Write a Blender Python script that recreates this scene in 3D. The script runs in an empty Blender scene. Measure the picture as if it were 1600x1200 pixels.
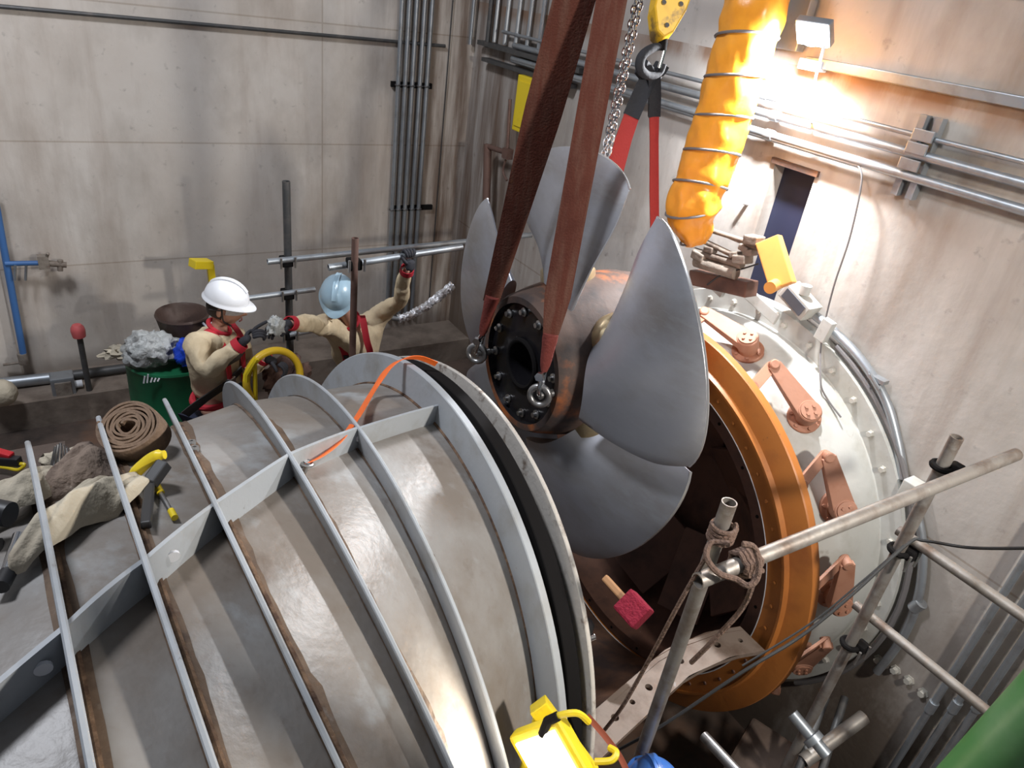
import bpy, bmesh, math, random
from mathutils import Vector as V, Matrix, Quaternion, noise
R_ = math.radians
random.seed(7)
sc = bpy.context.scene
COL = sc.collection
# ---------------------------------------------------------------- camera
FPX = 1123.4
CAM = V((0, 0, 4.2))
RIGHT = V((0.8460, -0.5175, 0.1286)); UP = V((0.1595, 0.4758, 0.8650)); FWD = V((0.5088, 0.7112, -0.4851))
cd = bpy.data.cameras.new('camera'); cam = bpy.data.objects.new('camera', cd); COL.objects.link(cam)
cd.sensor_width = 36; cd.sensor_fit = 'HORIZONTAL'; cd.lens = FPX * 36 / 1600; cd.clip_start = .02; cd.clip_end = 100
m = Matrix((RIGHT, UP, -FWD)).transposed().to_4x4(); m.translation = CAM; cam.matrix_world = m
sc.camera = cam
sc.view_settings.view_transform = 'Standard'; sc.view_settings.look = 'None'
sc.view_settings.exposure = 0.20; sc.view_settings.gamma = 1.0; sc.view_settings.use_curve_mapping = False
# ---------------------------------------------------------------- world and big lights
w = bpy.data.worlds.new('world'); sc.world = w; w.use_nodes = True
w.node_tree.nodes['Background'].inputs[0].default_value = (.80, .86, 1.0, 1)
w.node_tree.nodes['Background'].inputs[1].default_value = .10
def area(name, loc, tgt, size, power, col=(1, 1, 1), spread=180):
    l = bpy.data.lights.new(name, 'AREA'); l.shape = 'DISK'; l.size = size; l.energy = power; l.color = col; l.spread = R_(spread)
    o = bpy.data.objects.new(name, l); COL.objects.link(o); o.location = loc
    o.rotation_euler = (V(tgt) - V(loc)).to_track_quat('-Z', 'Y').to_euler(); return o
area('hall_light', (-1.0, 3.0, 7.4), (1.1, 4.0, 1.5), .9, 175, (.88, .92, 1.0))
area('key_flood_light', (2.25, -.75, 4.25), (1.0, 3.0, 1.9), .22, 78, (1.0, .95, .88))
# ---------------------------------------------------------------- pixel helpers (a sight line met with a real plane)
def ray(px, py):
    return RIGHT * ((px - 800) / FPX) - UP * ((py - 600) / FPX) + FWD
def at(px, py, ax, v):
    d = ray(px, py); i = 'XYZ'.index(ax); return CAM + d * ((v - CAM[i]) / d[i])
def atd(px, py, dep): return CAM + ray(px, py) * dep
def pix(P):
    q = P - CAM; z = q.dot(FWD); return 800 + FPX * q.dot(RIGHT) / z, 600 - FPX * q.dot(UP) / z
# ---------------------------------------------------------------- materials
MATS = {}
def nd(nt, t, **k):
    n = nt.nodes.new(t)
    for a, b in k.items():
        if a in n.inputs.keys(): n.inputs[a].default_value = b
        else: setattr(n, a, b)
    return n
def mixc(nt, fac, a, b, mode='MIX'):
    n = nt.nodes.new('ShaderNodeMix'); n.data_type = 'RGBA'; n.blend_type = mode
    for s, v in ((0, fac), (6, a), (7, b)):
        if hasattr(v, 'links'): nt.links.new(v, n.inputs[s])
        else: n.inputs[s].default_value = v if s == 0 else (*v, 1)
    return n.outputs[2]
def nfac(nt, co, scale, lo, hi, detail=6, stretch=None, rough=.6, off=0):
    mp = nd(nt, 'ShaderNodeMapping'); nt.links.new(co, mp.inputs[0]); mp.inputs[3].default_value = stretch or (1, 1, 1); mp.inputs[1].default_value = (off, off, off)
    n = nd(nt, 'ShaderNodeTexNoise', Scale=scale, Detail=detail, Roughness=rough); nt.links.new(mp.outputs[0], n.inputs['Vector'])
    r = nd(nt, 'ShaderNodeMapRange'); r.inputs[1].default_value = lo; r.inputs[2].default_value = hi; nt.links.new(n.outputs['Fac'], r.inputs[0])
    return r.outputs[0]
def mat(name, col, rough=.6, metal=0, layers=(), bump=0, bscale=40, emit=None, strength=0, trans=0, alpha=1, spec=.5):
    """layers: (colour, noise scale, lo, hi, stretch, amount)"""
    if name in MATS: return MATS[name]
    mt = bpy.data.materials.new(name); mt.use_nodes = True; nt = mt.node_tree; b = nt.nodes['Principled BSDF']
    tc = nd(nt, 'ShaderNodeTexCoord'); co = tc.outputs['Object']
    c = None
    for i, L in enumerate(layers):
        lc, s, lo, hi, st, am = L
        f_ = nfac(nt, co, s, lo, hi, stretch=st, off=i * 3.7)
        mm = nd(nt, 'ShaderNodeMath', operation='MULTIPLY'); nt.links.new(f_, mm.inputs[0]); mm.inputs[1].default_value = am
        c = mixc(nt, mm.outputs[0], c if c is not None else col, lc)
    if c is None: b.inputs['Base Color'].default_value = (*col, 1)
    else: nt.links.new(c, b.inputs['Base Color'])
    b.inputs['Roughness'].default_value = rough; b.inputs['Metallic'].default_value = metal; b.inputs['Specular IOR Level'].default_value = spec
    if bump:
        n = nd(nt, 'ShaderNodeTexNoise', Scale=bscale, Detail=5); nt.links.new(co, n.inputs['Vector'])
        bp = nd(nt, 'ShaderNodeBump', Strength=bump, Distance=.02); nt.links.new(n.outputs['Fac'], bp.inputs['Height']); nt.links.new(bp.outputs[0], b.inputs['Normal'])
    if emit: b.inputs['Emission Color'].default_value = (*emit, 1); b.inputs['Emission Strength'].default_value = strength
    if trans: b.inputs['Transmission Weight'].default_value = trans
    if alpha < 1: b.inputs['Alpha'].default_value = alpha
    MATS[name] = mt; return mt
def concrete(name, base, dark, light, rust, rust_amt, joint_rot, corner):
    mt = bpy.data.materials.new(name); mt.use_nodes = True; nt = mt.node_tree; b = nt.nodes['Principled BSDF']
    tc = nd(nt, 'ShaderNodeTexCoord'); co = tc.outputs['Object']
    c = mixc(nt, nfac(nt, co, .9, .35, .68), base, light)
    c = mixc(nt, nfac(nt, co, 1.6, .48, .75, off=5, stretch=(1, 1, .6)), c, dark)
    f2 = nfac(nt, co, 2.2, .50, .78, off=9, stretch=(1.6, 1.6, .22))
    mm = nd(nt, 'ShaderNodeMath', operation='MULTIPLY'); nt.links.new(f2, mm.inputs[0]); mm.inputs[1].default_value = rust_amt
    c = mixc(nt, mm.outputs[0], c, rust)
    c = mixc(nt, nfac(nt, co, 14, .62, .8, off=2), c, tuple(x * .62 for x in base))
    sx = nd(nt, 'ShaderNodeSeparateXYZ'); nt.links.new(co, sx.inputs[0])
    def stain_or_shade(c, axis, lo, hi, col, scale, stretch, n0, n1, amt):
        g = nd(nt, 'ShaderNodeMapRange'); g.inputs[1].default_value = lo; g.inputs[2].default_value = hi; nt.links.new(sx.outputs[axis], g.inputs[0])
        a = nd(nt, 'ShaderNodeMath', operation='MULTIPLY'); nt.links.new(g.outputs[0], a.inputs[0]); nt.links.new(nfac(nt, co, scale, n0, n1, off=17, stretch=stretch), a.inputs[1])
        a2 = nd(nt, 'ShaderNodeMath', operation='MULTIPLY'); nt.links.new(a.outputs[0], a2.inputs[0]); a2.inputs[1].default_value = amt
        return mixc(nt, a2.outputs[0], c, col)
    c = stain_or_shade(c, corner[0], corner[1], corner[2], (.13, .075, .045), 5, (1.4, 1.4, .12), .34, .60, .85)
    c = stain_or_shade(c, 2, 2.0 if corner[0] else 1.15, 1.0 if corner[0] else .85, (.13, .095, .07), 2.5, (1, 1, .5), .25, .5, .9)  # walls darkened low down: pit shade painted into the concrete colour
    if corner[0] == 1:
        g = nd(nt, 'ShaderNodeMapRange', interpolation_type='SMOOTHSTEP'); nt.links.new(sx.outputs[2], g.inputs[0]); g.inputs[1].default_value = 3.88; g.inputs[2].default_value = 3.98
        g2 = nd(nt, 'ShaderNodeMath', operation='LESS_THAN'); nt.links.new(sx.outputs[2], g2.inputs[0]); g2.inputs[1].default_value = 4.01
        a = nd(nt, 'ShaderNodeMath', operation='MULTIPLY'); nt.links.new(g.outputs[0], a.inputs[0]); nt.links.new(g2.outputs[0], a.inputs[1])
        b2 = nd(nt, 'ShaderNodeMath', operation='MULTIPLY'); nt.links.new(a.outputs[0], b2.inputs[0]); nt.links.new(nfac(nt, co, 3, .3, .55, off=3, stretch=(1, 1, .4)), b2.inputs[1])
        c = mixc(nt, b2.outputs[0], c, (.24, .15, .10))
    mp = nd(nt, 'ShaderNodeMapping'); nt.links.new(co, mp.inputs[0]); mp.inputs[2].default_value = joint_rot; mp.inputs[1].default_value = (.37, .0, .21)
    br = nd(nt, 'ShaderNodeTexBrick', Scale=1.0); nt.links.new(mp.outputs[0], br.inputs['Vector'])
    br.inputs['Brick Width'].default_value = 2.44; br.inputs['Row Height'].default_value = .93; br.inputs['Mortar Size'].default_value = .006; br.offset = 0
    br.inputs['Color1'].default_value = (1, 1, 1, 1); br.inputs['Color2'].default_value = (.93, .91, .89, 1); br.inputs['Mortar'].default_value = (.70, .64, .58, 1)
    c = mixc(nt, .8, c, br.outputs[0], 'MULTIPLY')
    nt.links.new(c, b.inputs['Base Color']); b.inputs['Roughness'].default_value = .9
    n = nd(nt, 'ShaderNodeTexNoise', Scale=22, Detail=8); nt.links.new(co, n.inputs['Vector'])
    bp = nd(nt, 'ShaderNodeBump', Strength=.12, Distance=.02); nt.links.new(n.outputs['Fac'], bp.inputs['Height']); nt.links.new(bp.outputs[0], b.inputs['Normal'])
    MATS[name] = mt; return mt
X1 = (1, 1, 1)
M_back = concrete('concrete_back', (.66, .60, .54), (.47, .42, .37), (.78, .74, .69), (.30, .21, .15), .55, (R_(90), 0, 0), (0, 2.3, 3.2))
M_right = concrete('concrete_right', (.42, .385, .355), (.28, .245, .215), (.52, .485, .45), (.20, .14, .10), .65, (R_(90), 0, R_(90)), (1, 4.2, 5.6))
M_curb = mat('damp_brown_curb', (.26, .21, .17), .8, 0, [((.12, .09, .07), 2.5, .42, .62, X1, .9)], .3, 14)
M_floor = mat('wet_floor', (.14, .10, .08), .5, 0, [((.05, .04, .035), 2, .4, .65, X1, 1), ((.22, .10, .05), 1.5, .5, .7, X1, .7)], .4, 12)
M_shell = mat('casing_shell_paint', (.32, .305, .29), .40, 0, [((.215, .18, .15), 2.2, .36, .58, X1, .95), ((.42, .44, .45), 4.5, .55, .70, (1, 1, .6), .75), ((.11, .07, .045), 6, .60, .78, X1, .7), ((.20, .15, .12), 24, .58, .8, X1, .5)], .12, 30, spec=.55)
M_rib = mat('casing_rib_paint', (.40, .42, .44), .5, 0, [((.29, .275, .25), 5, .5, .72, X1, .8), ((.12, .08, .05), 28, .68, .78, X1, .8)], .08, 40)
M_rust_shade = mat('rust_and_shade_strip', (.13, .085, .055), .75, 0, [((.17, .11, .07), 9, .45, .65, X1, .9), ((.05, .03, .022), 14, .5, .7, X1, .9), ((.22, .18, .15), 20, .58, .7, X1, .7)], .2, 40)
M_weld = mat('rusty_weld', (.20, .12, .07), .8, 0, [((.07, .035, .02), 18, .4, .6, X1, 1)], .4, 60)
M_rim = mat('rim_edge_worn', (.55, .51, .46), .6, 0, [((.16, .11, .08), 16, .55, .68, X1, .9)], .15, 40)
M_rubber = mat('black_rubber', (.010, .009, .009), .9, spec=.12)
M_black = mat('black_plastic', (.02, .02, .022), .45)
M_blade = mat('brushed_blade_steel', (.40, .41, .45), .38, .6, [((.27, .24, .21), 2.0, .45, .7, (1, 1, 2), .7), ((.45, .47, .50), 9, .5, .75, (1, 1, 4), .5)], .03, 12)
M_edge = mat('bright_blade_edge', (.62, .62, .62), .3, .8)
M_bronze = mat('bronze_trunnion', (.42, .33, .20), .35, .7, [((.20, .14, .08), 9, .5, .7, X1, .8)], .05, 20)
M_hub = mat('rusty_hub', (.085, .052, .040), .68, .0, [((.45, .13, .03), 2.4, .52, .62, X1, .95), ((.028, .024, .026), 4, .5, .66, X1, .9)], .15, 14)
M_hubface = mat('oily_black_face', (.018, .017, .02), .25, .4, [((.05, .045, .045), 8, .5, .7, X1, .8)], .05, 20)
M_steel = mat('worn_steel', (.45, .45, .45), .35, .9, [((.2, .17, .15), 14, .5, .72, X1, .8)])
M_galv = mat('galvanised_pipe', (.38, .41, .44), .42, .7, [((.22, .21, .2), 7, .5, .75, X1, .8)])
M_scaf = mat('scaffold_tube', (.34, .31, .28), .5, .55, [((.17, .12, .09), 9, .45, .7, X1, .9), ((.5, .49, .46), 20, .6, .75, X1, .5)], .1, 30)
M_scafd = mat('dark_scaffold_tube', (.09, .09, .09), .5, .4, [((.18, .16, .15), 12, .5, .75, X1, .7)])
M_scafr = mat('rusty_brown_tube', (.17, .10, .08), .6, .3, [((.10, .05, .04), 10, .5, .7, X1, .8)])
M_ring = mat('orange_primer_ring', (.47, .165, .035), .45, 0, [((.27, .085, .025), 2.5, .5, .7, X1, .8), ((.08, .04, .03), 20, .68, .76, X1, .7)], .06, 30)
M_ringin = mat('brown_inner_flange', (.14, .07, .05), .6, .1, [((.06, .035, .03), 6, .45, .7, X1, .9)], .1, 30)
M_lever = mat('terracotta_lever_paint', (.40, .195, .125), .6, 0, [((.32, .13, .07), 8, .5, .72, X1, .7)], .08, 30)
M_cone = mat('pale_grey_cover_paint', (.52, .52, .49), .5, 0, [((.34, .32, .27), 3, .5, .7, X1, .7), ((.16, .12, .08), 12, .64, .76, X1, .5)], .08, 25)
M_bolt = mat('pale_bolt_paint', (.52, .50, .45), .5, .1)
M_rust = mat('rusty_trough', (.17, .085, .05), .6, .1, [((.06, .04, .035), 3, .42, .62, X1, 1), ((.30, .14, .06), 5, .58, .75, X1, .6)], .2, 14)
M_sling = mat('brown_web_sling', (.115, .038, .026), .9, 0, [((.17, .095, .07), 3, .45, .7, (12, 12, .6), .55), ((.05, .014, .011), 2.5, .5, .75, X1, .7)], .25, 120, spec=.15)
M_slingr = mat('red_web_sling', (.36, .03, .025), .85, 0, [((.3, .02, .02), 10, .5, .7, X1, .6)], .2, 120)
M_slingb = mat('black_sling_sleeve', (.018, .018, .022), .85, bump=.2, bscale=90)
M_strap = mat('orange_ratchet_strap', (.95, .17, .025), .6)
M_yellow = mat('yellow_paint', (.80, .60, .02), .4, 0, [((.45, .3, .03), 14, .62, .75, X1, .6)])
M_yellowd = mat('worn_yellow_hoist', (.72, .42, .02), .45, .1, [((.12, .07, .03), 10, .56, .68, X1, .9)])
M_green = mat('green_drum_paint', (.012, .13, .055), .4, 0, [((.01, .07, .035), 5, .5, .7, X1, .7)])
M_greenp = mat('green_handrail_paint', (.10, .30, .09), .4, 0, [((.22, .40, .20), 4, .5, .7, X1, .6), ((.30, .17, .08), 22, .66, .74, X1, .7)])
M_blue = mat('blue_pipe_paint', (.06, .17, .42), .5)
M_bluebag = mat('blue_plastic_bag', (.01, .06, .55), .3, bump=.8, bscale=18)
M_greybag = mat('grey_plastic_bag', (.42, .43, .42), .35, bump=.9, bscale=22, layers=[((.18, .17, .16), 9, .5, .65, X1, .8)])
M_cloth = mat('cream_rag', (.50, .44, .34), .95, 0, [((.38, .31, .23), 6, .48, .7, X1, .7)], .5, 30)
M_dcloth = mat('dirty_rag', (.24, .18, .14), .95, 0, [((.09, .06, .05), 12, .45, .65, X1, .9), ((.42, .36, .3), 10, .6, .72, X1, .7)], .8, 30)
M_hose = mat('brown_fire_hose', (.20, .13, .085), .85, 0, [((.10, .06, .04), 12, .5, .7, X1, .7)], .4, 60)
M_rope = mat('brown_rope', (.16, .10, .075), .95, bump=.7, bscale=90)
M_duct = mat('orange_vinyl_duct', (.88, .36, .03), .32, 0, [((.62, .2, .02), 4, .45, .7, X1, .5)], .25, 9, trans=0.0)
M_red = mat('red_plastic', (.65, .02, .03), .4)
M_brush = mat('crimson_brush_block', (.24, .008, .028), .9, bump=.5, bscale=60)
M_wood = mat('wooden_handle', (.42, .22, .10), .6)
M_bucket = mat('brown_bucket_rubber', (.075, .045, .035), .55, bump=.1)
M_skin = mat('skin', (.46, .24, .17), .55, bump=.05, bscale=80)
M_lip = mat('lips', (.35, .12, .10), .5)
M_eye = mat('eye_white', (.7, .68, .65), .3)
M_shirt = mat('khaki_shirt', (.66, .54, .36), .9, 0, [((.46, .34, .20), 5, .45, .7, X1, .6)], .5, 16)
M_pants = mat('navy_trousers', (.015, .02, .045), .85, bump=.3)
M_pants2 = mat('dark_brown_trousers', (.05, .035, .025), .85, bump=.3)
M_glove = mat('black_work_glove', (.022, .022, .028), .8, bump=.2, bscale=60)
M_whel = mat('white_helmet', (.82, .83, .86), .28)
M_bhel = mat('pale_blue_helmet', (.30, .42, .50), .28, 0, [((.14, .16, .17), 8, .66, .76, X1, .8)])
M_bhel2 = mat('bright_blue_helmet', (.05, .16, .50), .3)
M_hred = mat('red_harness_web', (.45, .015, .03), .75)
M_hair = mat('dark_hair', (.03, .02, .015), .8)
M_chrome = mat('chrome', (.75, .75, .76), .15, 1)
M_foil = mat('crumpled_foil_wrap', (.72, .72, .74), .3, .6, bump=1.0, bscale=30)
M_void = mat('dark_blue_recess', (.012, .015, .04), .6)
M_box = mat('orange_counterweight_paint', (.75, .34, .08), .5, 0, [((.55, .25, .06), 5, .5, .7, X1, .6)])
M_grime = mat('dusty_grey_machinery', (.28, .24, .20), .7, .1, [((.13, .09, .07), 9, .45, .7, X1, .9)], .3, 30)
M_cable = mat('black_cable', (.03, .03, .03), .6)
M_gcable = mat('grey_cable', (.16, .15, .15), .6)
M_lamp = mat('lamp_glass_lit', (1, 1, 1), .3, emit=(.93, .97, 1), strength=60)
M_lampw = mat('warm_lamp_glass_lit', (1, 1, 1), .3, emit=(1, .86, .66), strength=7)
M_patch = mat('white_paint_splash', (.72, .73, .76), .6)
# ---------------------------------------------------------------- mesh helpers
def frame(d, hint=V((0, 0, 1))):
    d = d.normalized(); h = hint if abs(d.dot(hint)) < .95 else V((1, 0, 0))
    a = d.cross(h).normalized(); return d, a, a.cross(d).normalized()
class MB:
    def __init__(s): s.v = []; s.f = []
    def quadgrid(s, rows, closed_u=False, closed_v=False):
        b = len(s.v); n = len(rows[0]); mrows = len(rows)
        for r in rows: s.v += [tuple(p) for p in r]
        for i in range(mrows - (0 if closed_v else 1)):
            for j in range(n - (0 if closed_u else 1)):
                i2 = (i + 1) % mrows; j2 = (j + 1) % n
                s.f.append((b + i * n + j, b + i * n + j2, b + i2 * n + j2, b + i2 * n + j))
        return b
    def poly(s, pts): b = len(s.v); s.v += [tuple(p) for p in pts]; s.f.append(tuple(range(b, b + len(pts))))
    def box(s, c, size, rot=None, taper=1):
        c = V(c); hx, hy, hz = [a / 2 for a in size]; q = rot or Matrix.Identity(3)
        b = len(s.v)
        for z, k in ((-hz, 1), (hz, taper)):
            for x, y in ((-hx, -hy), (hx, -hy), (hx, hy), (-hx, hy)): s.v.append(tuple(c + q @ V((x * k, y * k, z))))
        for f_ in ((0, 3, 2, 1), (4, 5, 6, 7), (0, 1, 5, 4), (1, 2, 6, 5), (2, 3, 7, 6), (3, 0, 4, 7)): s.f.append(tuple(b + i for i in f_))
        return s
    def boxdir(s, p0, p1, wd, ht, hint=V((0, 0, 1))):
        p0, p1 = V(p0), V(p1); d, a, u = frame(p1 - p0, hint)
        return s.box((p0 + p1) / 2, ((p1 - p0).length, wd, ht), Matrix((d, a, u)).transposed())
    def lathe(s, o, d, prof, n=32, a0=0, a1=360, hint=V((0, 0, 1))):
        """prof: (distance along d, radius)"""
        o = V(o); d, a, u = frame(V(d), hint); full = a1 - a0 >= 360
        rows = []
        for t, r in prof:
            rows.append([o + d * t + (a * math.cos(R_(a0 + (a1 - a0) * i / n)) + u * math.sin(R_(a0 + (a1 - a0) * i / n))) * max(r, 1e-5) for i in range(n if full else n + 1)])
        s.quadgrid(rows, closed_u=full); return s
    def cyl(s, p0, p1, r0, r1=None, n=16, cap=True):
        p0, p1 = V(p0), V(p1); r1 = r0 if r1 is None else r1; L = (p1 - p0).length
        pr = [(0, r0), (L, r1)]
        if cap: pr = [(0, 0)] + pr + [(L, 0)]
        return s.lathe(p0, p1 - p0, pr, n)
    def pipe(s, p0, p1, r, th=.004, n=16):
        p0, p1 = V(p0), V(p1); L = (p1 - p0).length
        return s.lathe(p0, p1 - p0, [(.0, r - th), (0, r), (L, r), (L, r - th), (0, r - th)], n)
    def tube(s, pts, r, n=8, cap=True, flat=None, closed=False):
        """sweep; flat=(w,h) gives an elliptic strap section"""
        pts = [V(p) for p in pts]; rows = []; a = None
        for i, p in enumerate(pts):
            if closed: d = pts[(i + 1) % len(pts)] - pts[i - 1]
            else: d = pts[min(i + 1, len(pts) - 1)] - pts[max(i - 1, 0)]
            d.normalize()
            if a is None: _, a, _u = frame(d)
            else: a = (a - d * a.dot(d)).normalized()
            u = a.cross(d).normalized(); rr = r[i] if isinstance(r, (list, tuple)) else r
            rx, ry = (rr, rr) if not flat else flat
            rows.append([p + a * math.cos(2 * math.pi * k / n) * rx + u * math.sin(2 * math.pi * k / n) * ry for k in range(n)])
        b = s.quadgrid(rows, closed_u=True, closed_v=closed)
        if cap and not closed:
            s.f.append(tuple(b + k for k in range(n))[::-1]); e = b + (len(rows) - 1) * n; s.f.append(tuple(e + k for k in range(n)))
        return s
    def strap(s, pts, ws, sides, th=.006):
        """flat band through pts, half-width vectors given by sides"""
        rows = []
        for i, p in enumerate(pts):
            p = V(p); d = (V(pts[min(i + 1, len(pts) - 1)]) - V(pts[max(i - 1, 0)])).normalized()
            a = V(sides[i] if isinstance(sides, list) else sides); a = (a - d * a.dot(d)).normalized(); nn = d.cross(a).normalized()
            wd = ws[i] / 2 if isinstance(ws, (list, tuple)) else ws / 2
            row = [p - a * wd - nn * th / 2, p - a * wd * .35 - nn * th * .8, p + a * wd * .35 - nn * th * .8, p + a * wd - nn * th / 2, p + a * wd + nn * th / 2, p + a * wd * .35 + nn * th * .2, p - a * wd * .35 + nn * th * .2, p - a * wd + nn * th / 2]
            rows.append(row)
        b = s.quadgrid(rows, closed_u=True); n = 8
        s.f.append(tuple(b + k for k in range(n))[::-1]); e = b + (len(rows) - 1) * n; s.f.append(tuple(e + k for k in range(n)))
        return s
    def torus(s, c, nrm, R, r, a0=0, a1=360, n=28, k=8, hint=V((0, 0, 1)), ell=1):
        c = V(c); d, a, u = frame(V(nrm), hint); full = a1 - a0 >= 360
        pts = [c + a * math.cos(R_(a0 + (a1 - a0) * i / n)) * R + u * math.sin(R_(a0 + (a1 - a0) * i / n)) * R * ell for i in range(n if full else n + 1)]
        return s.tube(pts, r, k, closed=full)
    def sphere(s, c, r, n=16, sq=(1, 1, 1), rot=None):
        c = V(c); q = rot or Matrix.Identity(3); rows = []
        for i in range(n // 2 + 1):
            e = -math.pi / 2 + math.pi * i / (n // 2)
            rows.append([c + q @ V((math.cos(e) * math.cos(2 * math.pi * j / n) * r * sq[0], math.cos(e) * math.sin(2 * math.pi * j / n) * r * sq[1], math.sin(e) * r * sq[2])) for j in range(n)])
        s.quadgrid(rows, closed_u=True); return s
    def build(s, name, mt, parent=None, smooth=True, bevel=0, angle=40):
        org = parent.matrix_world.translation if parent else V((0, 0, 0))
        me = bpy.data.meshes.new(name); me.from_pydata([tuple(V(p) - org) for p in s.v], [], s.f)
        bm = bmesh.new(); bm.from_mesh(me)
        bmesh.ops.remove_doubles(bm, verts=bm.verts, dist=1e-5); bmesh.ops.dissolve_degenerate(bm, dist=1e-6, edges=bm.edges)
        bmesh.ops.recalc_face_normals(bm, faces=bm.faces)
        if bevel: bmesh.ops.bevel(bm, geom=[e for e in bm.edges if e.is_manifold and e.calc_face_angle(0) > R_(30)], offset=bevel, segments=2, affect='EDGES', profile=.6, clamp_overlap=True)
        if smooth:
            for f_ in bm.faces: f_.smooth = True
            for e in bm.edges:
                if not e.is_manifold or e.calc_face_angle(0) > R_(angle): e.smooth = False
        bm.to_mesh(me); bm.free(); me.materials.append(mt)
        o = bpy.data.objects.new(name, me); COL.objects.link(o)
        if parent:
            o.parent = parent
            if parent.parent or parent.type == 'MESH': o.location = (0, 0, 0)
            o.matrix_world  # local origin equals the parent's
        return o
def tag(o, label=None, cat=None, group=None, kind=None):
    for k, v in (('label', label), ('category', cat), ('group', group), ('kind', kind)):
        if v: o[k] = v
    return o
class PMesh:   # parent stand-in for sub-parts (mesh parents share the thing's origin)
    pass
def thing(name, label, cat, loc=(0, 0, 0), group=None):
    o = bpy.data.objects.new(name, None); COL.objects.link(o); o.location = V(loc); o.empty_display_size = .1
    o.matrix_world = Matrix.Translation(V(loc)); return tag(o, label, cat, group)
def sub(mb, name, mt, part, root, **k):          # sub-part: parented to a part, same origin
    o = mb.build(name, mt, root, **k); o.parent = part; return o
def solo(mb, name, mt, label, cat, group=None, **k):   # thing that is one mesh; origin moved to its base
    c = sum((V(p) for p in mb.v), V()) / len(mb.v); zmin = min(p[2] for p in mb.v)
    c = V((c.x, c.y, zmin)); mb.v = [tuple(V(p) - c) for p in mb.v]
    o = mb.build(name, mt, **k); o.location = c; return tag(o, label, cat, group)
def struct(mb, name, mt, **k): return tag(mb.build(name, mt, **k), kind='structure')
def bez(pts, n=8):                                 # Catmull-Rom
    pts = [V(p) for p in pts]; out = []
    for i in range(len(pts) - 1):
        p0, p1, p2, p3 = pts[max(i - 1, 0)], pts[i], pts[i + 1], pts[min(i + 2, len(pts) - 1)]
        for k in range(n):
            t = k / n; out.append(.5 * ((2 * p1) + (p2 - p0) * t + (2 * p0 - 5 * p1 + 4 * p2 - p3) * t * t + (3 * p1 - p0 - 3 * p2 + p3) * t ** 3))
    return out + [pts[-1]]
# ================================================================ the setting
WX, WY = 3.45, 6.15
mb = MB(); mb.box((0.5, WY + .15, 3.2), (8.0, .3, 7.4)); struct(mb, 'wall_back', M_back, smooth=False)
oy0, oy1, oz0, oz1 = 2.385, 2.655, 2.75, 3.515
mb = MB(); T = .35
def wbox(m_, y0, y1, z0, z1): m_.box((WX + T / 2, (y0 + y1) / 2, (z0 + z1) / 2), (T, y1 - y0, z1 - z0))
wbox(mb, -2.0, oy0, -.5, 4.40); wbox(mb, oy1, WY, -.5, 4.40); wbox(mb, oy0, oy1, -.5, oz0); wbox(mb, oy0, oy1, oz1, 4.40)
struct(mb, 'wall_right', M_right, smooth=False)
mb = MB(); mb.box((WX + .10, (oy0 + oy1) / 2, (oz0 + oz1) / 2), (.02, oy1 - oy0, oz1 - oz0)); struct(mb, 'opening_dark_panel', M_void, smooth=False)  # near-black panel stands in for the dark depth of the opening
mb = MB(); mb.box((WX + T / 2 + .6, 1.9, 4.46), (1.6, 7.8, .10)); struct(mb, 'trim_2', M_galv, smooth=False)
mb = MB(); mb.box((WX + 1.6, 1.9, 5.6), (.2, 7.8, 2.4)); struct(mb, 'wall_upper', M_right, smooth=False)
mb = MB(); mb.box((.5, 2.2, -.1), (7, 9, .2)); mb.box((.1, 4.62, .365), (6.7, 3.05, .75)); struct(mb, 'floor', M_floor, smooth=False)
mb = MB(); mb.box((.1, 5.92, .85), (6.7, .46, .24)); struct(mb, 'trim_3', M_curb, smooth=False)
# ================================================================ draft tube casing
YAW = .0515
FR = [(-.42, 1.02, -2.60 + 4.2, -.12, 1.605), (-.158, 1.120, 1.640, -.044, 1.576), (.225, 1.289, 1.657, .119, 1.522), (.546, 1.489, 1.716, .239, 1.415),
      (.710, 1.697, 1.755, .206, 1.289), (.792, 1.870, 1.765, .063, 1.161), (1.001, 2.011, 1.765, -.086, 1.130)]
def ringframe(fr):
    x, y, z, p, r = fr; ax = V((math.cos(p) * math.cos(YAW), math.cos(p) * math.sin(YAW), math.sin(p)))
    u = ax.cross(V((0, 0, 1))).normalized(); return V((x, y, z)), ax, u, u.cross(ax), r
def interp(s):
    s = max(0, min(len(FR) - 1.0001, s)); i = int(s); t = s - i
    a = FR[i]; b = FR[i + 1]; return tuple(a[k] * (1 - t) + b[k] * t for k in range(5))
RH = [.115, .115, .11, .095, .085, .085, .13]
def cas(s, phi, dr=0.0, dx=0.0):
    c, ax, u, v, r = ringframe(interp(s)); i = int(min(s, 5.999)); t = s - i; h = RH[i] * (1 - t) + RH[i + 1] * t
    rr = r - h + dr; return c + ax * dx + (u * math.cos(phi) + v * math.sin(phi)) * rr
P0, P1, NP = R_(-18), R_(200), 120
PH = [P0 + (P1 - P0) * i / NP for i in range(NP + 1)]
cas_t = thing('draft_tube_casing', 'big grey ribbed draft tube casing lying open side down, in the left foreground', 'turbine casing', (.4, 1.6, .75))
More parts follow.
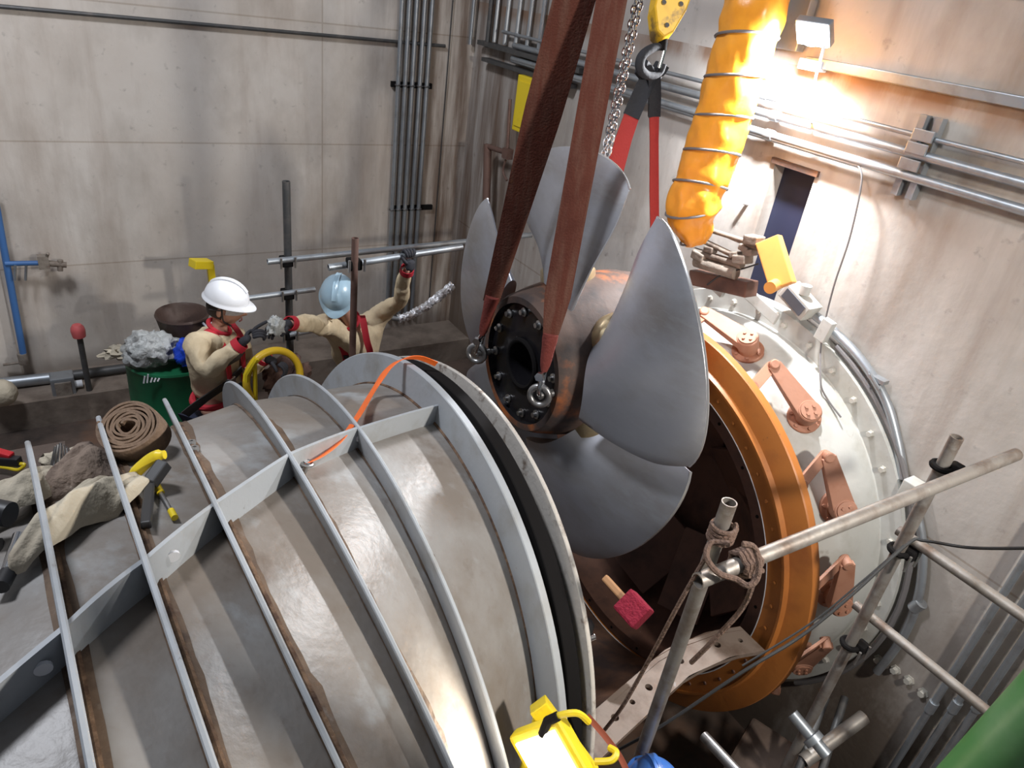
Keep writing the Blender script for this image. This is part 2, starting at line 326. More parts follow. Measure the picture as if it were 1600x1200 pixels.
# left end beyond the frame continues the shell
rows = []; NS = 48
for k in range(NS + 1):
    s = 6.0 * k / NS; rows.append([cas(s, p) for p in PH])
rows_in = []
for k in range(NS, -1, -1):
    s = 6.0 * k / NS; rows_in.append([cas(s, p, -.02) for p in PH])
mb = MB(); mb.quadgrid(rows + rows_in + [rows[0]]); mb.build('shell', M_shell, cas_t)
def ringplate(fr, h, th, name, mt, parent, dx=0, ph=PH, r=None, rin=None):
    c, ax, u, v, R0 = ringframe(fr); R1 = r or R0; r0 = rin if rin else R1 - h
    rows = []
    for d, rr in ((-th / 2, r0), (-th / 2, R1 - .003), (-th / 2 + .003, R1), (th / 2 - .003, R1), (th / 2, R1 - .003), (th / 2, r0), (-th / 2, r0)):
        rows.append([c + ax * (d + dx) + (u * math.cos(p) + v * math.sin(p)) * rr for p in ph])
    m_ = MB(); m_.quadgrid(rows)
    for e in (0, -1): m_.poly([rows[k][e] for k in range(6)])
    return m_.build(name, mt, parent, angle=25)
for i in range(1, 6): ringplate(FR[i], RH[i] + .01, .0125, 'rib', M_rib, cas_t)
fl = ringplate(FR[6], .14, .030, 'end_flange', M_rib, cas_t)
# black rubber seal and worn rim behind it
rimfr = (1.041, 1.998, 1.7402 , -.178, 1.130)
mid = (1.03, 2.006, 1.755, -.13, 1.112)
ringplate(mid, .10, .055, 'rubber_seal', M_rubber, cas_t, dx=.010)
ringplate((1.062, 1.998, 1.7402, -.178, 1.130), .13, .018, 'worn_rim', M_rim, cas_t, dx=.012)
# longitudinal ribs between rings
for i in range(0, 6):
    m_ = MB(); ph = 1.515; a0, a1 = [], []
    n = 6; rows = []
    for k in range(n + 1):
        s = i + k / n
        h = (RH[i] * (1 - k / n) + RH[i + 1] * k / n)
        top = min(h, .088) - .004 if i < 5 else (.078)
        rows.append([cas(s, ph - .004, -.005), cas(s, ph + .004, -.005), cas(s, ph + .004, top), cas(s, ph - .004, top)])
    m_.quadgrid(rows, closed_u=True); m_.f.append((0, 1, 2, 3)); e = n * 4; m_.f.append((e, e + 1, e + 2, e + 3))
    m_.build('longitudinal_rib', M_rib, cas_t, smooth=False)
for i in range(1, 6):
    c_, ax_, u_, v_, R0 = ringframe(FR[i]); m_ = MB()
    m_.tube([cas(i, p) + ax_ * .012 for p in PH], .007, 6); m_.build('weld_bead', M_weld, cas_t)
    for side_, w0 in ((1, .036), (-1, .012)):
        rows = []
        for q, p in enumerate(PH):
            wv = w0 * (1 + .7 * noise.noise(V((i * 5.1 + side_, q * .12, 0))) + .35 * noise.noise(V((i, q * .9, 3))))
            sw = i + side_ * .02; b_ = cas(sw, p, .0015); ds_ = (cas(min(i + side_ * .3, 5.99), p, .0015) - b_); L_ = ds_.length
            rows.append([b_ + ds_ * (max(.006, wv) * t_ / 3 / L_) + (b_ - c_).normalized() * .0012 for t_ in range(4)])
        m_ = MB(); m_.quadgrid(rows); m_.build('rust_and_shade_strip', M_rust_shade, cas_t)  # rust strip at the rib base, with the rib's shade painted into its brown
m_ = MB(); m_.tube([cas(5.96, p) for p in PH], .008, 6); m_.build('weld_bead', M_weld, cas_t)
# bolt heads along the end flange
def on_casing(px, py):
    best = None
    for i in range(0, 121):
        s = 6 * i / 120
        for j in range(0, 150):
            ph = R_(-10 + 160 * j / 149); P = cas(s, ph); q = pix(P); e = (q[0] - px) ** 2 + (q[1] - py) ** 2
            e += 4 * (P - CAM).dot(FWD) ** 2 * 4
            if best is None or e < best[0]: best = (e, s, ph)
    _, s, ph = best; P = cas(s, ph); du = (cas(s, ph + .01) - P).normalized(); ds = (cas(min(s + .05, 5.99), ph) - cas(max(s - .05, 0), ph)).normalized()
    n_ = du.cross(ds).normalized()
    c = ringframe(interp(s))[0]
    if n_.dot(P - c) < 0: n_ = -n_
    return P, n_, ds, du, s, ph
for (px, py) in ((266, 846), (70, 1040), (545, 668)):
    P, n_, ds, du, s, ph = on_casing(px, py + 10)
    q = cas(s, 1.515 - .006, .045); qd = (cas(s, 1.50, .045) - q).normalized()
    m_ = MB(); m_.cyl(q - qd * .001, q + qd * .006, .014, n=12); m_.build('lug_hole_boss', M_patch, cas_t)
# ================================================================ lower half trough between casing and ring
AX = V((0, 2.34, 1.55))
def tp(X, r, deg): a = R_(deg); return V((X, AX.y - r * math.cos(a), AX.z + r * math.sin(a)))
tr = thing('lower_casing_half', 'rusty brown lower half of the runner casing, an open trough under the propeller', 'turbine casing', (1.9, 2.34, .5))
mb = MB(); X0, X1_ = 1.30, 2.64
TRX = (X0, 1.6, 1.9, 2.1, 2.3, 2.5, X1_)
def trr(x):
    P = [(1.2, 1.08), (1.3, 1.07), (1.67, .98), (2.18, .87), (2.45, .88), (2.64, .93), (3, .93)]
    for (a, b), (c, d) in zip(P, P[1:]):
        if x <= c: return b + (d - b) * (x - a) / (c - a)
rows = [[tp(x, trr(x), -2 - 176 * k / 60) for k in range(61)] for x in TRX]
rows2 = [[tp(x, trr(x) + .025, -2 - 176 * k / 60) for k in range(61)] for x in TRX[::-1]]
mb.quadgrid(rows + rows2 + [rows[0]]); mb.build('trough_shell', M_rust, tr)
def split_flange(side):
    # flat flange with bolt holes built as ring strips around each hole
    m_ = MB(); z = 1.515; ya = lambda x: AX.y - side * trr(x); yb = lambda x: AX.y - side * (trr(x) + .165)
    xs = [1.30, 1.42, 1.54, 1.66, 1.78, 1.90, 2.02, 2.14, 2.26, 2.38, 2.50, 2.64]
    for i in range(len(xs) - 1):
        xa, xb = xs[i], xs[i + 1]; xc = (xa + xb) / 2; yc = (ya(xc) + yb(xc)) / 2; hole = i % 3 != 2 or i == 5; r = .018 if i % 2 else .013
        N = 16; inner = []; outer = []
        for k in range(N):
            a = 2 * math.pi * k / N; c_, s_ = math.cos(a), math.sin(a); sc_ = 1 / max(abs(c_), abs(s_))
            inner.append((xc + r * c_, yc + r * s_)); xo = xc + (xb - xa) / 2 * c_ * sc_; outer.append((xo, (ya(xo) + yb(xo)) / 2 + .0825 * s_ * sc_))
        for zz in (z, z - .025):
            b = len(m_.v); m_.v += [(x, y, zz) for x, y in inner] + [(x, y, zz) for x, y in outer]
            for k in range(N): m_.f.append((b + k, b + (k + 1) % N, b + N + (k + 1) % N, b + N + k))
            if not hole: m_.f.append(tuple(b + k for k in range(N)))
        b = len(m_.v) - 4 * N
        if hole:
            for k in range(N): m_.f.append((b + k, b + (k + 1) % N, b + 2 * N + (k + 1) % N, b + 2 * N + k))
        for (ax_, ay, bx_, by) in ((xa, yb(xa), xb, yb(xb)), (xa, ya(xa), xb, ya(xb))): m_.poly([(ax_, ay, z), (bx_, by, z), (bx_, by, z - .025), (ax_, ay, z - .025)])
    o = m_.build('split_flange', mat('flange_with_paint_splashes', (.24, .185, .15), .6, .1, [((.13, .08, .055), 8, .45, .65, X1, .8), ((.7, .72, .76), 4, .62, .66, X1, .9)], .15, 25), tr, smooth=False)
    m_ = MB()
    for i in (1, 3, 5, 7, 9, 10):
        y0, y1 = ya(xs[i]) - side * .03, yb(xs[i]); m_ = MB(); m_.poly([(xs[i], y0 + side * 0, z - .025), (xs[i], y1, z - .025), (xs[i], y0 + side * .02, z - .30)]); m_.poly([(xs[i] + .015, y0, z - .025), (xs[i] + .015, y1, z - .025), (xs[i] + .015, y0 + side * .02, z - .30)])
        m_.poly([(xs[i], y1, z - .025), (xs[i] + .015, y1, z - .025), (xs[i] + .015, y0 + side * .02, z - .3), (xs[i], y0 + side * .02, z - .3)])
        m_.build('gusset', M_rust, tr, smooth=False)
split_flange(1); split_flange(-1)
# deep cone inside the opening
mb = MB(); mb.lathe((2.70, AX.y, AX.z), (1, 0, 0), [(0, .90), (.1, .90), (.6, .78), (.62, .0)], 48); tag(mb.build('inner_cone', M_ringin, tr), 'dark inner throat')
for k in range(10):
    a = 36 * k + 10; m_ = MB(); p = tp(2.95, .75, a); q = tp(3.2, .30, a + 14)
    m_.boxdir(p, q, .30, .03, V((1, .2, .1))); m_.build('guide_vane', M_ringin, tr, smooth=False, bevel=.006)
# ================================================================ regulating ring
rg = thing('regulating_ring', 'large orange painted ring with a row of rivets, before the pale grey cover', 'turbine ring', (2.7, 2.34, .35))
mb = MB(); mb.lathe((0, AX.y, AX.z), (1, 0, 0), [(2.76, .984), (2.684, .984), (2.684, 1.075), (2.672, 1.078), (2.672, 1.09), (2.700, 1.098), (2.728, 1.202), (2.736, 1.206), (2.775, 1.206), (2.785, 1.19), (2.80, 1.06), (2.76, .984)], 128); mb.build('ring_body', M_ring, rg, angle=20)
mb = MB(); mb.lathe((0, AX.y, AX.z), (1, 0, 0), [(2.76, .90), (2.70, .90), (2.70, .976), (2.76, .976), (2.76, .90)], 128); mb.build('inner_flange', M_ringin, rg, angle=20)
mb = MB(); mb.torus((2.686, AX.y, AX.z), (1, 0, 0), .980, .0035, n=128, k=6); mb.build('gasket_line', M_patch, rg)
for k in range(48):
    p = tp(2.684, 1.03, 7.5 * k + 2); m_ = MB(); m_.lathe(p, (-1, 0, 0), [(0, .011), (.004, .010), (.006, .006), (.0062, 0)], 8); m_.build('rivet', M_ring if k % 24 < 13 else M_ringin, rg)
for k in range(24):
    p = tp(2.70, .938, 15 * k + 5); m_ = MB(); m_.cyl(p, p + V((-.003, 0, 0)), .009, n=8); m_.build('bolt_hole', M_rubber, rg)
# ================================================================ distributor cover on the wall
cv = thing('distributor_cover', 'pale grey bolted conical cover mounted on the right concrete wall', 'turbine cover', (3.2, 2.34, .3))
mb = MB(); mb.lathe((0, AX.y, AX.z), (1, 0, 0), [(3.449, .90), (2.80, .90), (2.82, .935), (3.10, 1.085), (3.27, 1.135), (3.365, 1.135), (3.372, 1.140), (3.372, 1.254), (3.40, 1.256), (3.449, 1.256), (3.449, .90)], 128); mb.build('cover_cone', M_cone, cv, angle=20)
NB = 40
for k in range(NB):
    p = tp(3.372, 1.195, 9 * k + 3); m_ = MB(); m_.lathe(p, (-1, 0, 0), [(0, .020), (.004, .020), (.004, .016), (.018, .016), (.020, .014), (.020, 0)], 6); m_.build('hex_bolt', M_bolt, cv, smooth=False)
SP = V((-.50, 0, 0))
vane_things = []
NAMES_S = {82.5: 'topmost on the cover, just right of the front blade edge', 57.5: 'second from the top, on the brightly lit patch of the cover', 32.6: 'third from the top, just above the long scaffold tube', 7.6: 'fourth from the top, just below the long scaffold tube', -17.4: 'lowest fully seen, in shadow beside the orange ring', -42.4: 'almost hidden under the orange ring, near the pit floor'}
for a, txt in NAMES_S.items():
    rad = V((0, -math.cos(R_(a)), math.sin(R_(a)))); tan = V((0, math.sin(R_(a)), math.cos(R_(a)))); n_ = (rad * .87 + V((-.50, 0, 0))).normalized()
    base = tp(3.10, 1.080, a)
    t = thing('guide_vane_lever', 'terracotta vane lever ' + txt, 'lever', base, 'guide vane levers round the cover')
    m_ = MB(); m_.lathe(base, n_, [(-.02, .0), (-.02, .085), (.016, .085), (.020, .080), (.020, .05), (.02, 0)], 28); m_.build('spindle_flange', M_lever, t, angle=25)
    for k in range(6):
        d_, e1, e2 = frame(n_); q = base + n_ * .02 + (e1 * math.cos(k * 1.047) + e2 * math.sin(k * 1.047)) * .068
        m_ = MB(); m_.lathe(q, n_, [(0, .009), (.008, .009), (.008, 0)], 6); m_.build('flange_bolt', M_lever, t, smooth=False)
    m_ = MB(); m_.lathe(base, n_, [(.02, .052), (.05, .050), (.055, .058), (.115, .058), (.12, .054), (.12, .048), (.128, .048), (.130, 0)], 28); hub_ = m_.build('lever_hub', M_lever, t, angle=25)
    for k in range(4):
        q = base + n_ * .128 + (e1 * math.cos(k * 1.57 + .4) + e2 * math.sin(k * 1.57 + .4)) * .026
        m_ = MB(); m_.lathe(q, n_, [(0, .0085), (.009, .0085), (.009, 0)], 6); sub(m_, 'hub_bolt', M_lever, hub_, t, smooth=False)
    a2 = a + 13.5 if a > -10 else a + 15
    pin = tp(2.985, 1.205, a2) ; h0 = base + n_ * .085
    d_ = (pin - h0).normalized(); sd = d_.cross(n_).normalized(); up_ = sd.cross(d_)
    m_ = MB(); b_ = []
    for (p, wd, ht) in ((h0, .058, .024), (pin, .036, .016)):
        b_.append([p + sd * wd + up_ * ht, p - sd * wd + up_ * ht, p - sd * wd - up_ * ht, p + sd * wd - up_ * ht])
    m_.quadgrid(b_, closed_u=True); m_.f += [(0, 1, 2, 3), (4, 5, 6, 7)]; m_.build('lever_arm', M_lever, t, smooth=False, bevel=.004)
    m_ = MB(); m_.lathe(pin, up_, [(-.035, 0), (-.035, .026), (.022, .026), (.026, .020), (.026, 0)], 20); m_.build('pin', M_lever, t, angle=25)
    rp = tp(2.775, 1.175, a2 - 4)
    m_ = MB(); m_.boxdir(pin - up_ * .028, rp, .058, .016, up_); m_.build('link', M_lever, t, smooth=False, bevel=.003)
    m_ = MB(); m_.lathe(rp, up_, [(-.02, 0), (-.02, .028), (.02, .028), (.02, 0)], 18); m_.build('link_eye', M_lever, t, angle=25)
# conduit round the cover, with clamps
path = [at(x, y, 'X', 3.41) for x, y in ((1255, 478), (1300, 515), (1345, 562), (1382, 622), (1402, 690), (1412, 748))]
t = thing('curved_conduit', 'thick pale grey curved pipe running round the outside of the cover', 'pipe', path[-1])
m_ = MB(); m_.tube(bez(path), .024, 12); m_.build('pipe_run', M_galv, t)
m_ = MB(); q = at(1372, 592, 'X', 3.40); m_.tube([q + V((-.03, .04, .03)), q + V((-.035, 0, 0)), q + V((-.03, -.04, -.03))], .006, 8); m_.box(q, (.05, .09, .02)); m_.build('clamp', M_galv, t)
q = at(1425, 765, 'X', 3.40); m_ = MB(); m_.box(q, (.09, .08, .10)); m_.build('junction_box', M_cone, t, smooth=False, bevel=.006)
path = [at(x, y, 'X', 3.41) for x, y in ((1430, 790), (1440, 840), (1441, 890), (1432, 945), (1408, 1000), (1370, 1050))]
m_ = MB(); m_.tube(bez(path), .022, 12); m_.build('pipe_run', M_galv, t)
m_ = MB(); q = path[3]; m_.cyl(q + V((-.001, -.015, .03)), q + V((.001, .005, -.03)), .032, n=14); m_.build('union', M_galv, t)
# dark hoop behind the pipe
m_ = MB(); m_.tube([tp(3.40, 1.285, a) for a in range(-40, 75, 5)], .016, 8); solo(m_, 'cable_hoop', M_gcable, 'dark hoop cable hugging the outer edge of the grey cover', 'cable')
# plate and block at the upper right of the cover
q = at(1289, 516, 'X', 3.34); m_ = MB(); m_.box(q, (.04, .065, .12), Matrix.Rotation(R_(8), 3, 'X')); solo(m_, 'mounting_plate', M_cone, 'small pale grey upright plate at the upper right rim of the cover', 'plate', smooth=False, bevel=.004)
q = at(1250, 470, 'X', 3.36); m_ = MB(); t = thing('terminal_block', 'grey block with a dark face where the curved pipe starts', 'block', q)
m_.box(q, (.11, .20, .09), Matrix.Rotation(R_(22), 3, 'X')); m_.build('block_body', M_cone, t, smooth=False, bevel=.006)
m_ = MB(); m_.box(q + V((-.057, 0, 0)), (.006, .15, .06), Matrix.Rotation(R_(22), 3, 'X')); m_.build('dark_face', mat('slate_face', (.08, .09, .11), .5), t, smooth=False)
m_ = MB(); m_.cyl(q + V((-.02, -.02, .05)), q + V((-.02, -.02, .10)), .03, n=14); m_.build('cap_screw', M_cone, t)
# ================================================================ runner
HC = V((2.01, 2.40, 2.665))
rn = thing('turbine_runner', 'five-bladed steel propeller runner with a rusty hub, hanging from the slings', 'turbine runner', HC)
hubo = MB(); hubo.lathe(HC, (1, 0, 0), [(-.27, .285), (-.27, .315), (-.24, .330), (-.15, .355), (-.02, .380), (.10, .395), (.28, .395), (.42, .37), (.55, .34), (.62, .30), (.62, 0)], 64); hubo.build('hub', M_hub, rn, angle=30)
m_ = MB(); m_.lathe(HC, (1, 0, 0), [(-.27, .288), (-.245, .285), (-.245, .115), (-.26, .11), (-.26, .10), (.0, .095), (.0, 0)], 48); face = m_.build('hub_face', M_hubface, rn, angle=30)
for k in range(12):
    a = R_(30 * k + 12); p = HC + V((-.247, -.245 * math.cos(a), .245 * math.sin(a)))
    m_ = MB(); m_.lathe(p, (-1, 0, 0), [(0, .022), (.006, .022), (.008, .012), (.024, .012), (.024, 0)], 10); sub(m_, 'stud', M_steel, face, rn)
m_ = MB(); m_.torus(HC + V((-.257, 0, 0)), (1, 0, 0), .112, .012, n=40); sub(m_, 'bore_collar', M_rubber, face, rn)
RB = .985
def blade(th0):
    er = V((0, -math.cos(R_(th0)), math.sin(R_(th0)))); et = V((0, math.sin(R_(th0)), math.cos(R_(th0))))
    lo = [(-.30, .27, -.19), (-.42, .45, -.17), (-.515, .62, -.125), (-.545, .76, -.075)]
    hi = [(.06, .36, .03), (.20, .48, .03), (.34, .62, .03), (.435, .76, .03)]
    def cr(P, t):
        t *= len(P) - 1; i = min(int(t), len(P) - 2); t -= i
        p0, p1, p2, p3 = [V(P[max(0, min(len(P) - 1, j))]) for j in (i - 1, i, i + 1, i + 2)]
        return .5 * ((2 * p1) + (p2 - p0) * t + (2 * p0 - 5 * p1 + 4 * p2 - p3) * t * t + (3 * p1 - p0 - 3 * p2 + p3) * t ** 3)
    NU, NV = 28, 24; top, bot = [], []
    def P_(u, v):
        a, b = cr(lo, v), cr(hi, v)
        p = a.lerp(b, u)
        # spherical rows: bring radius to an even measure between the edges
        ra, rb = math.hypot(a.x, a.y), math.hypot(b.x, b.y); r = ra + (rb - ra) * u
        r *= 1 + .0 * u
        ang = math.atan2(p.x, p.y); bulge = math.sin(math.pi * u)
        rt = r + (RB - max(ra, rb)) * v ** 3 * (1 - abs(2 * u - 1) ** 5)
        x = p.z - .075 * math.sin(math.pi * u ** 1.5) * (1 - .4 * v)
        return V((math.sin(ang) * rt, math.cos(ang) * rt, x))
    G = [[P_(i / NU, j / NV) for i in range(NU + 1)] for j in range(NV + 1)]
    for j in range(NV + 1):
        ta, tb = [], []
        for i in range(NU + 1):
            p = G[j][i]; du = G[j][min(i + 1, NU)] - G[j][max(i - 1, 0)]; dv = G[min(j + 1, NV)][i] - G[max(j - 1, 0)][i]
            n_ = du.cross(dv).normalized(); u = i / NU; v = j / NV
            th = (.032 * (1 - v) + .010) * (math.sin(math.pi * min(1, max(0, u))) ** .5) * .9 + .0035
            q = lambda s_: HC + et * (p.x + s_ * n_.x * th) + er * (p.y + s_ * n_.y * th) + V((p.z + s_ * n_.z * th, 0, 0))
            ta.append(q(1)); tb.append(q(-1))
        top.append(ta); bot.append(tb)
    m_ = MB(); m_.quadgrid(top); m_.quadgrid(bot)
    for j in (0, NV): m_.quadgrid([top[j], bot[j]])
    for i in (0, NU): m_.quadgrid([[r[i] for r in top], [r[i] for r in bot]])
    b = m_.build('blade', M_blade, rn, angle=50)
    # machined tip edge strip
    m_ = MB(); m_.tube([(top[NV][i] + bot[NV][i]) / 2 for i in range(NU + 1)], .006, 6); sub(m_, 'tip_edge', M_edge, b, rn)
    m_ = MB(); d_ = er; c = HC + V((.02, 0, 0))
    m_.lathe(c, er, [(.36, .13), (.412, .13), (.418, .125), (.43, .115), (.47, .06), (.50, .0)], 36, hint=V((1, 0, 0))); sub(m_, 'trunnion', M_bronze, b, rn)
for k in range(5): blade(36 + 72 * k)
# ================================================================ lifting gear on the runner
def eyebolt(c, nrm, sling_dir, label):
    t = thing('lifting_shackle', label, 'shackle', c, 'shackles on the hub face')
    m_ = MB(); m_.torus(c, V((-.72, -.62, .15)), .042, .014, n=24, k=10); m_.build('eye_ring', M_steel, t)
    m_ = MB(); m_.cyl(c - nrm * .0, c + nrm * .07, .018, n=12); m_.build('eye_shank', M_steel, t)
    m_ = MB(); q = c + sling_dir * .055; sd = V((.75, .6, .15)).normalized(); sd = (sd - sling_dir * sd.dot(sling_dir)).normalized()
    pts = [q - sd * .026 + sling_dir * .055, q - sd * .030, q - sd * .022 - sling_dir * .035, q - sling_dir * .050, q + sd * .022 - sling_dir * .035, q + sd * .030, q + sd * .026 + sling_dir * .055]
    m_.tube(bez(pts, 5), .010, 10); m_.build('bow', M_chrome, t)
    m_ = MB(); m_.cyl(q - sd * .055 + sling_dir * .055, q + sd * .05 + sling_dir * .055, .011, n=12); m_.lathe(q - sd * .055 + sling_dir * .055, -sd, [(0, .02), (.018, .02), (.018, 0)], 6); m_.build('shackle_pin', M_chrome, t)
    return q + sling_dir * .06
c1 = at(745, 552, 'X', HC.x - .34); c2 = at(843, 618, 'X', HC.x - .34)
top1 = at(952, -200, 'Y', 2.30); top2 = at(992, -200, 'Y', 2.28)
d1 = (top1 - c1).normalized(); d2 = (top2 - c2).normalized()
s1 = eyebolt(c1, V((1, 0, 0)), d1, 'steel eye bolt and shackle at the far left edge of the black hub face')
s2 = eyebolt(c2, V((1, 0, 0)), d2, 'steel eye bolt and shackle at the lower right of the black hub face')
VR = RIGHT
def sling(p0, p1, w0, w1, name, mt, sleeve, label):
    t = thing(name, label, 'sling', p0)
    L = (p1 - p0); d = L.normalized(); n = 26; ln = L.length; sl = .22 if sleeve == 1 else .17
    k0 = sl / ln
    pts = [p0 + L * (k0 * .85 + (1 - k0 * .85) * i / n) for i in range(n + 1)]
    ws = [w0 + (w1 - w0) * min(1, (i / n) * (1.9 if sleeve == 1 else 9)) for i in range(n + 1)]
    m_ = MB(); m_.strap(pts, ws, V((.80, -.60, 0)), .012); 
    m_.strap([p + V((.010, .014, 0)) for p in pts], [x * .94 for x in ws], V((.86, -.50, 0)), .010); m_.build('webbing', mt, t)
    if sleeve:
        m_ = MB(); pts = [p0 + d * (sl * i / 6) for i in range(7)]
        m_.tube(pts, [.014, .022, .026, .028, .030, .034, .034], 10); m_.build('end_loop', mat('dull_red_sleeve', (.17, .03, .022), .85, bump=.3, bscale=90), t)
    return t
sling(s1, top1, .075, .150, 'lifting_sling', M_sling, 1, 'wide brown web sling on the left, from the far hub shackle up out of view')
sling(s2, top2, .060, .108, 'lifting_sling', M_sling, 2, 'narrower brown web sling on the right, from the near hub shackle up out of view')
# chain hoist
t = thing('hoist_chain', 'bright steel double chain hanging between the brown slings and the yellow hook block', 'chain', at(935, 275, 'Y', 2.55))
pa, pb = at(935, 278, 'Y', 2.55), at(1012, -90, 'Y', 2.55)
m_ = MB(); L = pb - pa; N = int(L.length / .026)
for strand in (0, 1):
    off = VR * (.022 * strand)
    for k in range(N):
        c = pa + off + L * ((k + .5 * strand) / N); d = L.normalized(); a_ = frame(d)[1]; a_ = Quaternion(d, R_(90 * (k % 2) + 35)) @ a_
        m_.tube([c + d * (.019 * math.cos(w_)) + a_ * (.010 * math.sin(w_)) for w_ in [2 * math.pi * q / 10 for q in range(10)]], .0042, 5, closed=True)
m_.build('chain_links', M_chrome, t)['kind'] = 'stuff'
# yellow hook block with hook
hb = at(1040, 25, 'Y', 2.62)
t = thing('hook_block', 'worn yellow crane hook block holding the black ended red sling', 'hook block', hb)
nrm = (-FWD + V((.25, 0, .1))).normalized(); d_, e1, e2 = frame(nrm); e2 = V((.10, 0, 1)).normalized(); e1 = e2.cross(nrm).normalized()
outl = [(-.085, .14), (.085, .14), (.075, .02), (.045, -.075), (.008, -.105), (-.03, -.085), (-.07, .0)]
m_ = MB(); f1 = [hb + e1 * a + e2 * b + nrm * .04 for a, b in outl]; f2 = [p - nrm * .08 for p in f1]
m_.poly(f1); m_.poly(f2[::-1])
for k in range(len(outl)): m_.poly([f1[k], f1[(k + 1) % 7], f2[(k + 1) % 7], f2[k]])
m_.build('block_body', M_yellowd, t, smooth=False, bevel=.008)
for a, b in ((-.035, .02), (.04, .03), (.005, -.06)):
    m_ = MB(); q = hb + e1 * a + e2 * b + nrm * .04; m_.cyl(q, q + nrm * .008, .010, n=10); m_.build('rivet', M_steel, t)
hk = at(1030, 86, 'Y', 2.62)
m_ = MB(); m_.cyl(at(1036, 60, 'Y', 2.62), at(1034, 78, 'Y', 2.62), .022, n=12); m_.build('swivel', M_rubber, t)
m_ = MB(); pts = [at(x, y, 'Y', 2.62) for x, y in ((1034, 72), (1018, 76), (1003, 88), (1000, 106), (1012, 118), (1030, 115), (1037, 100))]
m_.tube(bez(pts, 6), [.014 + .008 * math.sin(math.pi * min(1, i / 30)) for i in range(37)], 10); m_.build('hook', M_slingb, t)
m_ = MB(); m_.strap([at(1041, 66, 'Y', 2.61), at(1030, 106, 'Y', 2.61)], .018, e1, .006); m_.build('latch', M_chrome, t)
# red sling with black sleeve
t = thing('red_round_sling', 'red round sling with a black sleeve, split in two legs below the hook', 'sling', at(960, 275, 'Y', 2.66))
m_ = MB(); pts = [at(x, y, 'Y', 2.66) for x, y in ((1002, 105), (1014, 118), (1026, 118), (1036, 103))]; m_.strap(bez(pts, 5), .06, nrm, .05); m_.build('black_loop', M_slingb, t)
for k, (xy, ww) in enumerate(((((1018, 112), (1000, 150), (986, 182)), .075), (((1022, 112), (1023, 150), (1022, 182)), .055))):
    m_ = MB(); m_.strap([at(x, y, 'Y', 2.66 - .02 * k) for x, y in xy], ww, RIGHT, .03); m_.build('black_sleeve', M_slingb, t)
m_ = MB(); m_.strap([at(x, y, 'Y', 2.66) for x, y in ((988, 178), (975, 215), (955, 285), (945, 330))] + [HC + V((.10, .14, .36)), HC + V((.10, .22, .33))], [.07, .075, .085, .08, .08, .08], RIGHT, .02); m_.build('red_leg', M_slingr, t)
m_ = MB(); m_.strap([at(x, y, 'Y', 2.64) for x, y in ((1022, 178), (1022, 220), (1022, 300), (1023, 370))] + [HC + V((.50, -.20, .30)), HC + V((.52, -.26, .24))], [.045, .04, .045, .045, .06, .06], RIGHT, .02); m_.build('red_leg', M_slingr, t)
# ================================================================ ventilation duct
DY = 2.75
t = thing('ventilation_duct', 'bright orange flexible ventilation duct lit by the flood lamp', 'duct', at(1075, 385, 'Y', DY))
ctr = bez([at(x, y, 'Y', DY) for x, y in ((1205, -90), (1184, 0), (1160, 80), (1140, 150), (1120, 215), (1098, 278), (1082, 325), (1085, 375))], 14)
rows = []; n = len(ctr)
for i, p in enumerate(ctr):
    d = (ctr[min(i + 1, n - 1)] - ctr[max(i - 1, 0)]).normalized(); _, a_, u_ = frame(d, V((0, 1, 0)))
    tt = i / (n - 1); base = .150 - .014 * tt; seg = (tt * 8) % 1; base += .004 * math.sin(math.pi * seg)
    if tt > .86: base *= 1 - (tt - .86) * 3.6
    row = []
    for k in range(40):
        w_ = 2 * math.pi * k / 40; crump = noise.noise(V((math.cos(w_) * 1.6, math.sin(w_) * 1.6, tt * 14))) * (.014 + .05 * max(0, tt - .72)) + noise.noise(V((math.cos(w_) * 4, math.sin(w_) * 4, tt * 22 + w_))) * .008
        row.append(p + (a_ * math.cos(w_) + u_ * math.sin(w_)) * (base + crump))
    rows.append(row)
m_ = MB(); m_.quadgrid(rows, closed_u=True); m_.build('duct_skin', M_duct, t, angle=70)
for q in range(1, 9):
    i = int((n - 1) * q / 8.0); i = min(i, n - 2); p = ctr[i]; d = (ctr[i + 1] - ctr[i - 1]).normalized(); _, a_, u_ = frame(d, V((0, 1, 0)))
    r_ = (.150 - .014 * i / (n - 1) + .004) * (1 if q < 8 else .55)
    m_ = MB(); m_.tube([p + (a_ * math.cos(2 * math.pi * k / 40) + u_ * math.sin(2 * math.pi * k / 40)) * r_ + d * .03 * math.sin(2 * math.pi * k / 40) for k in range(40)], .007, 6, closed=True); m_.build('hoop_wire', M_gcable, t)
# ================================================================ flood lamp on the right wall
lp = at(1268, 56, 'X', 3.18)
t = thing('flood_lamp', 'dazzling white LED flood lamp on a thin stand, high on the right wall', 'lamp', lp)
ld = V((-.62, -.15, -.60)).normalized(); d_, e1, e2 = frame(ld)
RM = Matrix((e1, e2, ld)).transposed()
m_ = MB(); m_.box(lp - ld * .03, (.17, .13, .04), RM); m_.build('lamp_housing', M_galv, t, smooth=False, bevel=.006)
m_ = MB(); m_.box(lp - ld * .004, (.15, .11, .010), RM); m_.build('lamp_glass', M_lamp, t, smooth=False)
m_ = MB(); m_.sphere(lp + ld * .012, .058, 20, (1, .8, .35), RM); m_.build('led_bulb', M_lamp, t)
m_ = MB(); m_.tube([lp + V((.02, -.05, -.02)), at(1288, 72, 'X', 3.22), at(1275, 120, 'X', 3.25), at(1268, 190, 'X', 3.32), at(1268, 192, 'X', WX)], .007, 8); m_.build('lamp_stand', M_patch, t)
